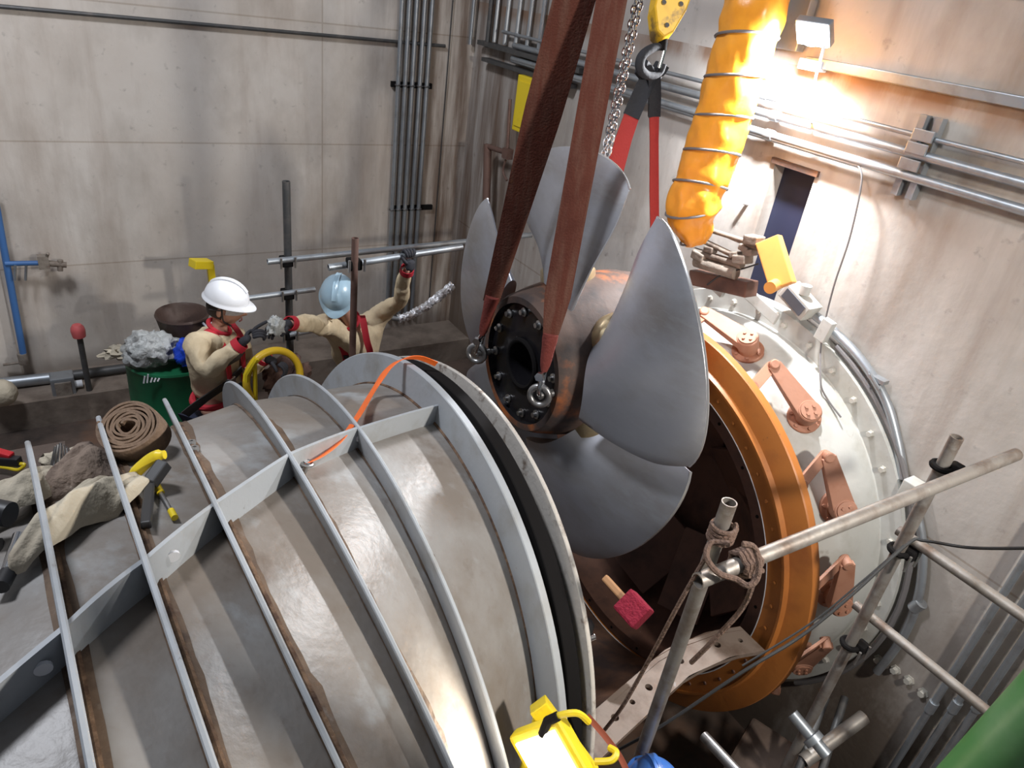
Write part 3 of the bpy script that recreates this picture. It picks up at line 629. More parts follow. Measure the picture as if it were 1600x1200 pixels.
l = bpy.data.lights.new('flood_lamp_light', 'SPOT'); l.energy = 270; l.spot_size = R_(165); l.spot_blend = .6; l.color = (.95, .97, 1.0); l.shadow_soft_size = .05
lo_ = bpy.data.objects.new('flood_lamp_light', l); COL.objects.link(lo_); lo_.location = lp + ld * .06; lo_.rotation_euler = V((-.25, .35, -.90)).to_track_quat('-Z', 'Y').to_euler()
# ================================================================ wall conduits
def wall_pipe(pts, r, label, group, name='conduit', mt=M_galv, X=None, ext=None, couplers=()):
    P = [at(x, y, 'X', X or WX - .06) for x, y in pts]
    if ext:
        for i, y in ext: P[i] = V((P[i].x, y, P[i].z + (0)))
    t = thing(name, label, 'pipe', P[-1], group); m_ = MB(); m_.tube(P, r, 12); m_.build('pipe_run', mt, t)
    for c in couplers:
        q = P[0].lerp(P[-1], c); dd = (P[-1] - P[0]).normalized() * .025; m_ = MB(); m_.cyl(q - dd, q + dd, r * 1.35, n=12); m_.build('coupler', mt, t)
    return t
G_ = 'horizontal conduits on the right wall'
def hz(px, py, r, y0, y1, label, **k):
    P = at(px, py, 'X', WX - .06)
    t = thing('conduit', label, 'pipe', (P.x, (y0 + y1) / 2, P.z), G_); m_ = MB(); m_.tube([(P.x, y0, P.z), (P.x, y1, P.z)], r, 12); m_.build('pipe_run', k.get('mt', M_galv), t)
    for c in (.25, .55, .8): 
        q = V((P.x, y0 + (y1 - y0) * c, P.z)); m_ = MB(); m_.cyl(q - V((0, .025, 0)), q + V((0, .025, 0)), r * 1.3, n=12); m_.build('coupler', M_galv, t)
    return P.z
hz(1300, 178, .012, -.6, 5.6, 'thin conduit, topmost of those clamped to the right wall')
hz(1335, 215, .022, -.6, 5.4, 'thick pale conduit just under the thin topmost one on the right wall')
hz(1335, 250, .022, -.6, 5.4, 'thick pale conduit, lowest of the three held by the bracket on the right wall')
zshort = at(1300, 244, 'X', WX - .06).z
Pe = at(1343, 258, 'X', WX - .06); m_ = MB(); m_.pipe(Pe, (Pe.x, 5.4, Pe.z), .016); solo(m_, 'conduit', M_galv, 'conduit ending in mid wall, with a grey cable coming out of its open end', 'pipe', G_)
hb_ = at(1437, 240, 'X', WX - .04)
t = thing('conduit_bracket', 'pair of grey channel brackets clamping the conduits on the right wall', 'bracket', hb_)
for dy in (-.03, .045):
    m_ = MB(); m_.box(hb_ + V((.015, dy, -.02)), (.03, .04, .36)); m_.box(hb_ + V((-.005, dy - .018, -.02)), (.02, .006, .36)); m_.build('channel', M_galv, t, smooth=False)
for (px, py) in ((1442, 212), (1432, 232), (1420, 257)):
    q = at(px, py, 'X', WX - .085); m_ = MB(); m_.box(q + V((0, 0, 0)), (.012, .10, .05)); m_.build('pipe_clamp', M_galv, t, smooth=False, bevel=.004)
# cable hanging from the conduit end
pts = [Pe + V((-.01, 0, 0))] + [at(x, y, 'X', 3.36) for x, y in ((1346, 285), (1328, 370), (1302, 450), (1284, 530))] + [at(x, y, 'X', 3.26) for x, y in ((1282, 595), (1292, 622), (1314, 652))]
m_ = MB(); m_.tube(bez(pts), .005, 6); solo(m_, 'hanging_cable', M_gcable, 'thin grey cable drooping from the open conduit end onto the grey cover', 'cable')
# upper rail
z = at(1400, 122, 'X', WX - .03).z
m_ = MB(); m_.box((WX - .03, (2.62 - 2) / 2, z), (.06, 4.62, .045)); tt = solo(m_, 'wall_rail', M_galv, 'long grey steel rail fixed across the top of the right wall', 'rail', smooth=False, bevel=.004)
m_ = MB(); q = at(1275, 103, 'X', WX - .05); m_.box(q + V((0, .02, 0)), (.08, .12, .05)); solo(m_, 'rail_end_box', M_patch, 'white box at the left end of the wall rail under the lamp', 'box', smooth=False, bevel=.004)
m_ = MB(); q = at(1240, 38, 'X', WX - .05); m_.box(q, (.06, .17, .24)); solo(m_, 'switch_cabinet', M_galv, 'pale blue grey cabinet on the wall just left of the flood lamp', 'cabinet', smooth=False, bevel=.006)
# peg and rust ring near the opening
q = at(1168, 318, 'X', WX); m_ = MB(); m_.cyl(q, q + V((-.05, 0, .01)), .012, n=10); solo(m_, 'wall_peg', M_patch, 'short white peg sticking out of the wall left of the dark opening', 'peg')
m_ = MB(); 
for (a, b, wz) in (((WX - .008, oy0 - .02, oz1 + .015), (WX - .008, oy1 + .02, oz1 + .015), .03),): m_.boxdir(a, b, .02, wz)
tag(m_.build('trim_4', M_rust, smooth=False), kind='structure')
# vertical conduits low on the right wall
for k, (yy, lab) in enumerate(((.715, 'left'), (.635, 'second'), (.56, 'third'), (.49, 'right'))):
    txt = ['leftmost of the four vertical conduits low on the right wall', 'second from the left of the four vertical conduits low on the right wall', 'third from the left of the four vertical conduits low on the right wall', 'rightmost of the four vertical conduits low on the right wall'][k]
    m_ = MB(); m_.tube([(WX - .05, yy, .0), (WX - .05, yy, 2.5)], .017 if k < 3 else .012, 12); 
    m_.cyl((WX - .05, yy, 1.25 + .1 * k), (WX - .05, yy, 1.32 + .1 * k), .024, n=12); solo(m_, 'conduit', M_galv, txt, 'pipe', 'vertical conduits low on the right wall')
# anchor bolts plate on right wall
for k, (px, py) in enumerate(((1421, 1062), (1443, 1082), (1400, 1046), (1374, 1030))):
    q = at(px, py, 'X', WX); m_ = MB(); m_.lathe(q, (-1, 0, 0), [(0, .028), (.006, .028), (.006, .018), (.03, .018), (.03, 0)], 6)
    solo(m_, 'anchor_bolt', M_bolt, ['pale anchor bolt low on the wall, second from the right of the four', 'pale anchor bolt low on the wall, rightmost of the four', 'pale anchor bolt low on the wall, second from the left of the four', 'pale anchor bolt low on the wall, leftmost and nearest the grey cover'][k], 'bolt', 'anchor bolts low on the right wall', smooth=False)
# ---------------- back wall services
G_ = 'vertical conduits on the back wall'
pl = [(622, 'leftmost'), (633, 'second from the left'), (644, 'middle'), (656, 'fourth from the left'), (667, 'rightmost')]
for px, txt in pl:
    q = at(px, 130, 'Y', WY - .05); r_ = .019
    t = thing('conduit', f'{txt} of the five vertical conduits on the back wall', 'pipe', (q.x, q.y, 1.15), G_)
    m_ = MB(); m_.tube([(q.x, q.y, 1.12), (q.x, q.y, 5.6)], r_, 12); m_.build('pipe_run', M_galv, t)
for py, txt in ((132, 'upper'), (327, 'lower')):
    a, b = at(613, py, 'Y', WY - .04), at(676, py + 3, 'Y', WY - .04); z_ = a.z
    t = thing('conduit_clamp_bar', f'{txt} dark clamp bar across the five vertical conduits', 'bracket', (a.x, a.y, z_))
    m_ = MB(); m_.box(((a.x + b.x) / 2, WY - .015, z_), (b.x - a.x, .03, .045)); m_.build('bar', M_rubber, t, smooth=False)
    for px, _ in pl: q = at(px, 130, 'Y', WY - .05); m_ = MB(); m_.torus((q.x, q.y, z_), (0, 0, 1), .023, .007, n=16, k=6); m_.build('clamp', M_scafd, t)
za = at(300, 38, 'Y', WY - .02).z
m_ = MB(); m_.tube([(-2.5, WY - .02, za + .005), (WX - .3, WY - .02, za + .005)], .014, 8); solo(m_, 'wall_line_pipe', M_scafd, 'thin dark horizontal pipe across the top of the back wall', 'pipe')
q = at(692, 200, 'Y', WY - .02); m_ = MB(); m_.tube([(q.x, q.y, 1.2), (q.x, q.y, 5.6)], .005, 6); solo(m_, 'thin_cable', M_cable, 'thin black cable hanging down the back wall right of the conduits', 'cable')
for px, r_, lab in ((738, .016, 'left'), (765, .02, 'right')):
    q = at(px, 30, 'X', WX - .05) if px > 750 else at(px, 30, 'Y', WY - .05); m_ = MB(); m_.tube([(q.x, q.y, at(px, 70, 'Y', WY - .05).z), (q.x, q.y, 5.6)], r_, 10); solo(m_, 'corner_pipe', M_galv if px < 750 else M_scafd, f'dark vertical pipe at the top of the wall corner, {lab} one', 'pipe', 'pipes in the wall corner')
z_ = at(800, 85, 'X', WX - .08).z
m_ = MB(); m_.box((WX - .05, 5.2, z_ + .02), (.08, 1.5, .035)); m_.box((WX - .05, 5.2, z_ - .10), (.08, 1.3, .03)); solo(m_, 'cable_tray', M_scafd, 'dark cable tray low under the corner pipes on the right wall', 'cable tray', smooth=False)
for k in range(5):
    yy = 5.75 - k * .17; m_ = MB(); m_.tube([(WX - .04, yy, z_ + .05), (WX - .04, yy, 5.4)], .018, 8); solo(m_, 'tray_conduit', M_galv, ['vertical conduit rising from the cable tray, nearest the corner', 'second conduit from the corner above the cable tray', 'third conduit from the corner above the cable tray', 'fourth conduit from the corner above the cable tray', 'vertical conduit above the cable tray, farthest from the corner'][k], 'pipe', 'conduits above the cable tray')
# yellow case and rusty bracket pipes on right wall near corner
a = at(826, 165, 'X', WX - .08); m_ = MB(); m_.box(a, (.10, .26, .42)); t = thing('yellow_cabinet', 'yellow metal box on the wall, half hidden behind the left brown sling', 'box', a); m_.build('box_body', M_yellow, t, smooth=False, bevel=.008); m_ = MB(); m_.box(a + V((-.055, .0, .0)), (.012, .2, .34)); m_.build('box_door', M_yellow, t, smooth=False, bevel=.004)
t = thing('rusty_bracket_pipe', 'dark rusty pipe with a hooked arm, standing against the wall left of the yellow box', 'pipe', at(755, 440, 'X', WX - .12))
m_ = MB(); m_.tube([at(757, 460, 'X', WX - .15), at(762, 225, 'X', WX - .15)], .035, 10); m_.build('upright', M_scafr, t)
m_ = MB(); m_.tube([at(760, 228, 'X', WX - .15), at(796, 240, 'X', WX - .15)], .022, 10); m_.build('side_arm', M_scafr, t)
m_ = MB(); m_.tube([at(797, 155, 'X', WX - .15), at(793, 232, 'X', WX - .15)], .014, 8); m_.box(at(793, 240, 'X', WX - .15), (.06, .08, .08)); m_.tube(bez([at(790, 250, 'X', WX - .15), at(786, 268, 'X', WX - .15), at(792, 282, 'X', WX - .15)]), .010, 8); m_.build('hooked_rod', M_scafr, t)
# ---------------- left back: blue pipe, valve, boxes, mallet
t = thing('blue_pipe', 'blue vertical water pipe with a side valve on the far left of the back wall', 'pipe', at(40, 565, 'Y', WY - .08))
m_ = MB(); m_.tube([at(-10, 300, 'Y', WY - .08), at(3, 372, 'Y', WY - .08), at(38, 562, 'Y', WY - .08)], .024, 12); m_.build('riser', M_blue, t)
m_ = MB(); m_.tube([at(8, 412, 'Y', WY - .10), at(62, 411, 'Y', WY - .12)], .018, 10); m_.build('branch', M_blue, t)
m_ = MB(); m_.box(at(68, 409, 'Y', WY - .12), (.07, .06, .10)); m_.cyl(at(60, 410, 'Y', WY - .12), at(104, 414, 'Y', WY - .12), .022, n=10); m_.tube([at(72, 404, 'Y', WY - .12), at(75, 396, 'Y', WY - .16)], .012, 8); m_.cyl(at(94, 406, 'Y', WY - .12), at(94, 423, 'Y', WY - .12), .02, n=10); vv = m_.build('valve', M_grime, t)
for px in (24, 41): m_ = MB(); m_.cyl(at(px, 414, 'Y', WY - .12), at(px - 1, 438, 'Y', WY - .12), .009, n=8); m_.build('drain_stub', M_galv, t)
m_ = MB(); m_.cyl(at(34, 552, 'Y', WY - .08), at(38, 568, 'Y', WY - .08), .035, n=10); m_.tube([at(5, 570, 'Y', WY - .06), at(36, 566, 'Y', WY - .08)], .01, 8); m_.build('foot_union', M_grime, t)
ZL = 1.12
t = thing('curb_pipe', 'thick grey pipe lying along the curb at the foot of the back wall', 'pipe', (0, 5.98, ZL)); m_ = MB()
a, b = at(-30, 603, 'Y', 5.95), at(84, 590, 'Y', 5.95); m_.cyl(a, b, .045, n=16); m_.build('pipe_run', M_galv, t)
a2 = at(235, 570, 'Y', 5.95); m_ = MB(); m_.cyl(b, a2, .038, n=14); m_.build('dark_section', M_scafd, t)
q = at(99, 603, 'Y', 5.80); m_ = MB(); m_.box(q, (.16, .14, .20)); t = thing('junction_box', 'grey cast junction box on the curb pipe', 'box', q); m_.build('box_body', M_galv, t, smooth=False, bevel=.012)
m_ = MB(); m_.box(q + V((0, -.075, 0)), (.11, .012, .14)); m_.build('box_lid', M_grime, t, smooth=False, bevel=.004); m_ = MB(); m_.cyl(q + V((.08, 0, 0)), q + V((.13, 0, 0)), .03, n=10); m_.build('gland', M_patch, t)
t = thing('red_capped_post', 'thin dark post with a red cap, in front of the back wall', 'post', at(140, 612, 'Y', 5.75)); m_ = MB(); m_.tube([at(140, 612, 'Y', 5.75), at(124, 525, 'Y', 5.75)], .022, 10); m_.build('post', M_scafd, t)
m_ = MB(); m_.lathe(at(124, 526, 'Y', 5.75), V((-.05, 0, 1)), [(0, 0), (0, .045), (.05, .05), (.08, .045), (.10, .03), (.10, 0)], 16); m_.build('red_cap', mat('faded_red_cap', (.62, .12, .12), .5), t)
m_ = MB(); m_.sphere(at(3, 614, 'Y', 5.6), .10, 14, (1, .8, 1.05)); solo(m_, 'white_container', M_cloth, 'off-white plastic container at the left edge beside the curb pipe', 'container')
# drum and its load
dc = V((.56, 4.72, .74))
t = thing('oil_drum', 'dark green steel oil drum behind the casing, left of the white-helmeted worker', 'drum', dc)
m_ = MB(); m_.lathe(dc, (0, 0, 1), [(0, 0), (0, .285), (.02, .29), (.28, .288), (.30, .297), (.32, .288), (.58, .288), (.60, .297), (.62, .288), (.96, .288), (.975, .296), (.99, .292), (.99, .28), (.97, .278), (.97, 0)], 40); m_.build('drum_body', M_green, t, angle=35)
m_ = MB(); 
q = at(238, 597, 'Y', dc.y - .275)
for k, (dx_, hh) in enumerate(((-.05, .05), (-.03, .06), (-.01, .03), (.01, .025), (.03, .02))): m_.boxdir(q + V((dx_, -.0, 0)), q + V((dx_ + .012, -.0, hh)), .006, .008)
m_.build('scrawled_marking', M_patch, t, smooth=False)
def blob(c, r, sq, seed, amp, name, mt, label, cat, n=28, freq=3, parent=None):
    m_ = MB(); m_.sphere(V((0, 0, 0)), 1, n, (1, 1, 1)); out = []
    for p in m_.v:
        p = V(p); k = 1 + amp * noise.noise(p * freq + V((seed, 0, 0))) + amp * .5 * noise.noise(p * freq * 2.7 + V((0, seed, 0)))
        out.append(tuple(V(c) + V((p.x * r * sq[0], p.y * r * sq[1], max(p.z, -.55) * r * sq[2])) * k))
    m_.v = out; return solo(m_, name, mt, label, cat, angle=70) if not parent else m_.build(name, mt, parent, angle=70)
blob(dc + V((-.13, -.08, 1.08)), .16, (1.05, .8, .75), 3, .38, 'plastic_bag', M_greybag, 'crumpled grey plastic bag of waste on the green drum', 'bag', 40)
blob(dc + V((.10, -.20, 1.09)), .11, (1, .9, 1.0), 8, .3, 'plastic_bag', M_bluebag, 'blue plastic bag on the green drum, next to the worker', 'bag', 36)
blob(dc + V((-.28, .0, 1.05)), .09, (1.3, .6, .5), 12, .7, 'waste_scrap', M_cloth, 'pale torn scraps hanging over the left side of the green drum', 'rubbish', 30)
bc_ = dc + V((.10, .10, 1.115))
t = thing('bucket', 'brown rubber bucket on the green drum behind the white-helmeted worker', 'bucket', bc_)
m_ = MB(); m_.lathe(bc_ - V((0, 0, .12)), (0, 0, 1), [(0, 0), (0, .115), (.22, .165), (.235, .172), (.25, .166), (.235, .155), (.03, .11), (.02, 0)], 36); m_.build('bucket_body', M_bucket, t, angle=40)
m_ = MB(); m_.tube(bez([bc_ + V((.10, -.13, .10)), bc_ + V((.14, -.14, .06)), bc_ + V((.17, -.10, .09))]), .008, 6); m_.build('handle', M_patch, t)
# yellow hoop frame and post
t = thing('yellow_hoop_trolley', 'yellow tubular hoop frame standing between the two workers', 'frame', V((1.05, 3.72, .75)))
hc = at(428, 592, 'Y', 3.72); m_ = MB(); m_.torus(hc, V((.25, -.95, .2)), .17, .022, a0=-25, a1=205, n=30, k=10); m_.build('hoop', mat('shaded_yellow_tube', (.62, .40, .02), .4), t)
m_ = MB(); m_.tube([at(400, 560, 'Y', 3.68), at(385, 585, 'Y', 3.68), at(383, 660, 'Y', 3.68)], .018, 8); m_.tube([at(398, 570, 'Y', 3.68), at(400, 660, 'Y', 3.68)], .013, 8); m_.build('leg', M_yellow, t)
m_ = MB(); m_.tube([at(384, 600, 'Y', 3.68), V((at(384, 600, 'Y', 3.68).x, 3.68, .76))], .016, 8); m_.build('leg', M_yellow, t)
m_ = MB(); m_.tube([hc + V((.15, .02, -.08)), V((hc.x + .16, 3.75, .76))], .016, 8); m_.build('leg', M_yellow, t)
t = thing('yellow_post', 'yellow angled post top sticking up behind the white helmet', 'post', at(320, 470, 'Y', 4.6))
m_ = MB(); a, b = at(300, 412, 'Y', 5.25), at(328, 412, 'Y', 5.30); m_.boxdir(a, b, .09, .06); m_.build('cross_head', M_yellow, t, smooth=False, bevel=.005)
m_ = MB(); m_.boxdir(b, V((b.x + .05, 5.30, .76)), .05, .05); m_.build('stem', M_yellow, t, smooth=False, bevel=.005)
blob(at(450, 590, 'Y', 3.95), .14, (1.0, .8, .9), 21, .5, 'hanging_tarp', mat('dark_brown_tarp', (.07, .035, .025), .9, bump=.5, bscale=20), 'dark brown bundled sheet hanging under the yellow hoop', 'sheet', 28)
# ================================================================ scaffold tubes behind the casing
def tubething(p0, p1, r, mt, label, group=None, hollow=True, name='scaffold_tube'):
    m_ = MB(); (m_.pipe(p0, p1, r, .004, 18) if hollow else m_.cyl(p0, p1, r, n=18)); return solo(m_, name, mt, label, 'tube', group)
q = at(447, 283, 'Y', 4.45); tubething(q, V((q.x, q.y, .74)), .0245, M_scafd, 'black upright scaffold tube behind and between the workers')
q = at(555, 372, 'Y', 3.66); tubething(q, V((q.x, q.y, .74)), .0200, M_scafr, 'rusty brown upright tube in front of the worker in the pale blue helmet')
tubething(at(418, 409, 'Y', 4.40), at(830, 367, 'Y', 4.40), .020, M_galv, 'long bright horizontal tube at the back, clamped to the black upright')
BA, BB = at(513, 418, 'Y', 3.72), at(722, 386, 'Y', 3.72)
tubething(BA, BB, .020, M_galv, 'bright horizontal tube gripped by the raised hand of the blue-helmeted worker')
tubething(at(386, 466, 'Y', 4.40), at(492, 452, 'Y', 4.40), .018, M_galv, 'short bright tube clamped to the black upright beside the white helmet')
tubething(at(452, 523, 'Y', 4.40), at(520, 510, 'Y', 4.40), .019, M_galv, 'lower bright tube clamped to the black upright under the outstretched arm')
a, b = at(590, 492, 'Y', 4.25), at(622, 499, 'Y', 4.25); tubething(a, b, .018, M_galv, 'short white tube end right of the blue-helmeted worker')
m_ = MB(); pts = bez([b, at(650, 488, 'Y', 4.25), at(680, 468, 'Y', 4.25), at(708, 445, 'Y', 4.25)], 14)
rows = []
for i, p in enumerate(pts):
    d = (pts[min(i + 1, len(pts) - 1)] - pts[max(i - 1, 0)]).normalized(); _, a_, u_ = frame(d); rows.append([p + (a_ * math.cos(2 * math.pi * k / 14) + u_ * math.sin(2 * math.pi * k / 14)) * (.028 + .018 * noise.noise(V((i * .9, math.cos(k * .45) * 2, math.sin(k * .45) * 2)))) for k in range(14)])
m_.quadgrid(rows, closed_u=True); solo(m_, 'foil_wrapped_hose', M_foil, 'hose wrapped in crumpled silver foil, right of the blue-helmeted worker', 'hose', angle=30)
for (px, py, Y, lab) in ((447, 408, 4.43, 'upper scaffold clamp on the black upright tube'), (449, 459, 4.43, 'middle scaffold clamp on the black upright tube'), (451, 522, 4.43, 'lowest scaffold clamp on the black upright tube'), (553, 412, 3.69, 'scaffold clamp on the rusty brown upright tube')):
    q = at(px, py, 'Y', Y); t = thing('scaffold_clamp', lab, 'clamp', q)
    m_ = MB(); m_.box(q, (.075, .085, .06)); m_.build('coupler_body', M_rubber, t, smooth=False, bevel=.012)
    for s_ in (-1, 1): m_ = MB(); m_.cyl(q + V((.045 * s_, -.05, -.03)), q + V((.045 * s_, -.05, .04)), .008, n=8); m_.build('clamp_bolt', M_steel, t)
# foreground scaffold
T2t = at(1152, 803, 'Y', .97); T2b = V((T2t.x, T2t.y, -.0))
T1a, T1b = V((1.395, .905, 2.79)), V((2.74, .75, 3.0)); T1a = atd(1090, 908, 2.03); T1b = atd(1588, 710, 2.72)
tubething(T1a, T1b, .0242, M_scaf, 'long worn scaffold tube lashed with rope, slanting up to the right')
tubething(T2t + (T2t - T1a) * 0 + V((.02, .05, 0)), T2b + V((.02, .05, 0)), .0242, M_scaf, 'worn upright scaffold tube lashed to the long tube by a rope knot')
T3t = atd(1516, 694, 2.62); T3b = V((T3t.x, T3t.y, 0.0))
tubething(T3t + V((0, .05, 0)), T3b + V((0, .05, 0)), .0242, M_scaf, 'upright scaffold tube at the right, clamped to the long tube')
def on_T3(px, py):
    return at(px, py, 'Y', T3t.y)
a = at(1420, 850, 'X', T3t.x); a = V((T3t.x + .04, T3t.y + .1, a.z)); b = V((T3t.x + .04, -.7, a.z))
tubething(a, b, .0215, M_scaf, 'upper of two short cross tubes running off to the right edge')
a = at(1378, 990, 'X', T3t.x); b = V((T3t.x + .04, -.7, a.z)); a = V((T3t.x + .04, T3t.y + .12, a.z))
tubething(a, b, .0215, M_scaf, 'lower of two short cross tubes running off to the right')
for (px, py, lab, dd) in ((1515, 715, 'black swivel clamp joining the long tube and the right upright', 2.60), (1432, 850, 'dark clamp where the upper cross tube meets the right upright', 2.72), (1360, 992, 'dark clamp where the lower cross tube meets the right upright', 3.0)):
    zz = at(px, py, 'Y', T3t.y + .04).z; q = V((T3t.x, T3t.y + .05, zz)); t = thing('scaffold_clamp', lab, 'clamp', q)
    m_ = MB(); m_.torus(q, (0, 0, 1), .034, .012, n=20, k=8); m_.build('band', M_rubber, t)
    m_ = MB(); m_.box(q + V((.03, -.035, 0)), (.055, .05, .05)); m_.build('coupler_body', M_rubber, t, smooth=False, bevel=.010)
    for s_ in (-1, 1): m_ = MB(); m_.cyl(q + V((.035 * s_, -.065, -.045)), q + V((.035 * s_, -.065, .03)), .006, n=8); m_.build('clamp_bolt', M_steel, t)
# rope lashing
kc = T1a.lerp(T1b, .115); dT = (T1b - T1a).normalized(); t = thing('rope_lashing', 'brown rope knotted round the tube crossing, with two loose ends running down', 'rope', kc)
m_ = MB(); pts = []
for i in range(90):
    a_ = i / 90 * 2 * math.pi * 5; off = dT * (-.03 + .07 * i / 90); _, e1, e2 = frame(dT); pts.append(kc + off + (e1 * math.cos(a_) + e2 * math.sin(a_)) * (.033 + .004 * (i % 3)))
m_.tube(pts, .008, 6)
pts = []
up_c = V((T2t.x + .02, T2t.y + .05, kc.z + .02))
for i in range(80):
    a_ = i / 80 * 2 * math.pi * 4; pts.append(up_c + V((math.cos(a_) * .036, math.sin(a_) * .036 - .01, -.03 + .06 * i / 80)))
m_.tube(pts, .008, 6)
m_.tube(bez([atd(1160, 850, 1.98), atd(1178, 855, 1.98), atd(1186, 880, 1.98), atd(1182, 905, 1.98), atd(1168, 915, 1.98), atd(1150, 905, 2.0), atd(1122, 895, 2.0), atd(1104, 870, 2.02), atd(1112, 848, 2.04), atd(1140, 850, 2.02)], 6), .009, 8)
m_.build('knot', M_rope, t)
m_ = MB(); m_.tube(bez([atd(1104, 868, 2.02), atd(1060, 945, 2.1), atd(1020, 1020, 2.25), atd(975, 1100, 2.4), atd(945, 1140, 2.5)], 6), .007, 8); m_.build('rope_end', M_rope, t)
m_ = MB(); m_.tube(bez([atd(1180, 900, 1.99), atd(1160, 950, 2.05), atd(1110, 1005, 2.12), atd(1080, 1035, 2.2)], 6), .008, 8); m_.build('rope_end', M_rope, t)
# black cables
m_ = MB(); m_.tube(bez([atd(1640, 856, 2.2), atd(1520, 856, 2.45), atd(1445, 845, 2.6), atd(1418, 850, 2.62), atd(1330, 930, 2.6), atd(1250, 995, 2.6), atd(1160, 1050, 2.6), atd(1040, 1130, 2.7), atd(960, 1175, 2.8)], 8), .006, 6); solo(m_, 'black_cable', M_cable, 'long black cable looped over the right upright tube', 'cable')
m_ = MB(); m_.tube(bez([atd(1412, 852, 2.62), atd(1345, 910, 2.65), atd(1265, 975, 2.7), atd(1160, 1040, 2.75)], 8), .004, 6); solo(m_, 'thin_black_cable', M_cable, 'thin black cable running beside the thicker one across the orange ring', 'cable')
# green handrail
a, b = atd(1500, 1240, 1.35), atd(1650, 1085, 1.15); dd = (b - a); a -= dd * 5.5; b += dd * 7.0
m_ = MB(); m_.cyl(a, b, .052, n=32); solo(m_, 'green_handrail', M_greenp, 'thick scratched green handrail tube in the bottom right corner', 'handrail')
# yellow floodlight and bracket at the bottom
fd = 1.95
t = thing('work_light', 'yellow framed portable work light at the bottom centre edge, switched on', 'lamp', atd(880, 1190, fd))
m_ = MB(); a, b = atd(840, 1100, fd + .05), atd(925, 1215, fd + .05); m_.boxdir(a, b, .055, .055, -FWD); m_.build('bracket_beam', M_yellow, t, smooth=False, bevel=.004)
m_ = MB(); a2, b2 = atd(845, 1112, fd + .07), atd(818, 1215, fd + .07); m_.boxdir(a2, b2, .032, .032, -FWD); m_.build('bracket_leg', M_yellow, t, smooth=False, bevel=.004)
m_ = MB(); m_.tube(bez([atd(849, 1150, fd - .06), atd(862, 1123, fd - .08), atd(900, 1114, fd - .1), atd(920, 1128, fd - .08)], 6), .009, 8); gr = m_.build('guard_hoop', M_yellow, t)
m_ = MB(); m_.tube([atd(848, 1148, fd - .06), atd(856, 1126, fd - .08), atd(872, 1119, fd - .09)], .013, 8); sub(m_, 'grip', M_rubber, gr, t)
m_ = MB(); m_.tube(bez([atd(930, 1190, fd - .06), atd(955, 1188, fd - .07), atd(963, 1176, fd - .06), atd(952, 1168, fd - .04)], 6), .009, 8); m_.build('guard_hoop', M_yellow, t)
hc_ = atd(872, 1195, fd - .04); e1 = (atd(905, 1235, fd) - atd(850, 1150, fd)).normalized(); nn = (V((-.85, -.50, .25))).normalized(); e2 = nn.cross(e1).normalized(); e1 = e2.cross(nn)
RM = Matrix((e1, e2, nn)).transposed()
m_ = MB(); m_.box(hc_, (.24, .17, .05), RM); m_.build('lamp_housing', M_yellow, t, smooth=False, bevel=.012)
m_ = MB(); m_.box(hc_ + nn * .028, (.20, .13, .010), RM); m_.build('lamp_glass', M_lampw, t, smooth=False)
for a_, b_ in ((-.08, .05), (.0, .055), (.05, .055)): m_ = MB(); q = hc_ + e1 * a_ + e2 * b_ + nn * .024; m_.cyl(q, q + nn * .006, .006, n=8); m_.build('screw', M_chrome, t)
sp = bpy.data.lights.new('work_light_beam', 'SPOT'); sp.energy = 60; sp.spot_size = R_(80); sp.spot_blend = .8; sp.color = (1, .93, .80); sp.shadow_soft_size = .05
so = bpy.data.objects.new('work_light_beam', sp); COL.objects.link(so); so.location = hc_ + nn * .06; so.rotation_euler = (on_casing(700, 1160)[0] - so.location).to_track_quat('-Z', 'Y').to_euler()
m_ = MB(); m_.strap(bez([atd(917, 1118, 2.2), atd(945, 1150, 2.2), atd(970, 1185, 2.2), atd(990, 1230, 2.2)], 6), .018, RIGHT, .004); solo(m_, 'web_strap', mat('dull_red_strap', (.35, .09, .05), .7), 'narrow dull red strap hanging beside the yellow work light', 'strap')
# things in the trough
q = at(990, 952, 'Z', .78); q = atd(990, 952, 3.25)
t = thing('scrub_brush', 'crimson block brush with a wooden handle lying in the dark trough', 'brush', q)
d_ = (atd(950, 908, 3.35) - q).normalized(); _, a_, u_ = frame(d_, -FWD); RM = Matrix((d_, a_, u_)).transposed()
m_ = MB(); m_.box(q, (.13, .12, .09), RM); m_.build('brush_block', M_brush, t, smooth=False, bevel=.012)
m_ = MB(); m_.boxdir(q + d_ * .05, q + d_ * .20, .035, .03, -FWD); m_.build('handle', M_wood, t, smooth=False, bevel=.008)
q = atd(908, 982, 3.2); t = thing('dropped_tool', 'black tool with a chrome socket lying in the trough by the worn rim', 'tool', q)
m_ = MB(); m_.sphere(q, .06, 14, (1.1, .8, .8)); m_.build('tool_body', M_black, t); m_ = MB(); m_.cyl(q + V((.0, -.03, -.05)), q + V((.06, -.03, -.05)), .018, n=14); m_.build('socket', M_chrome, t)
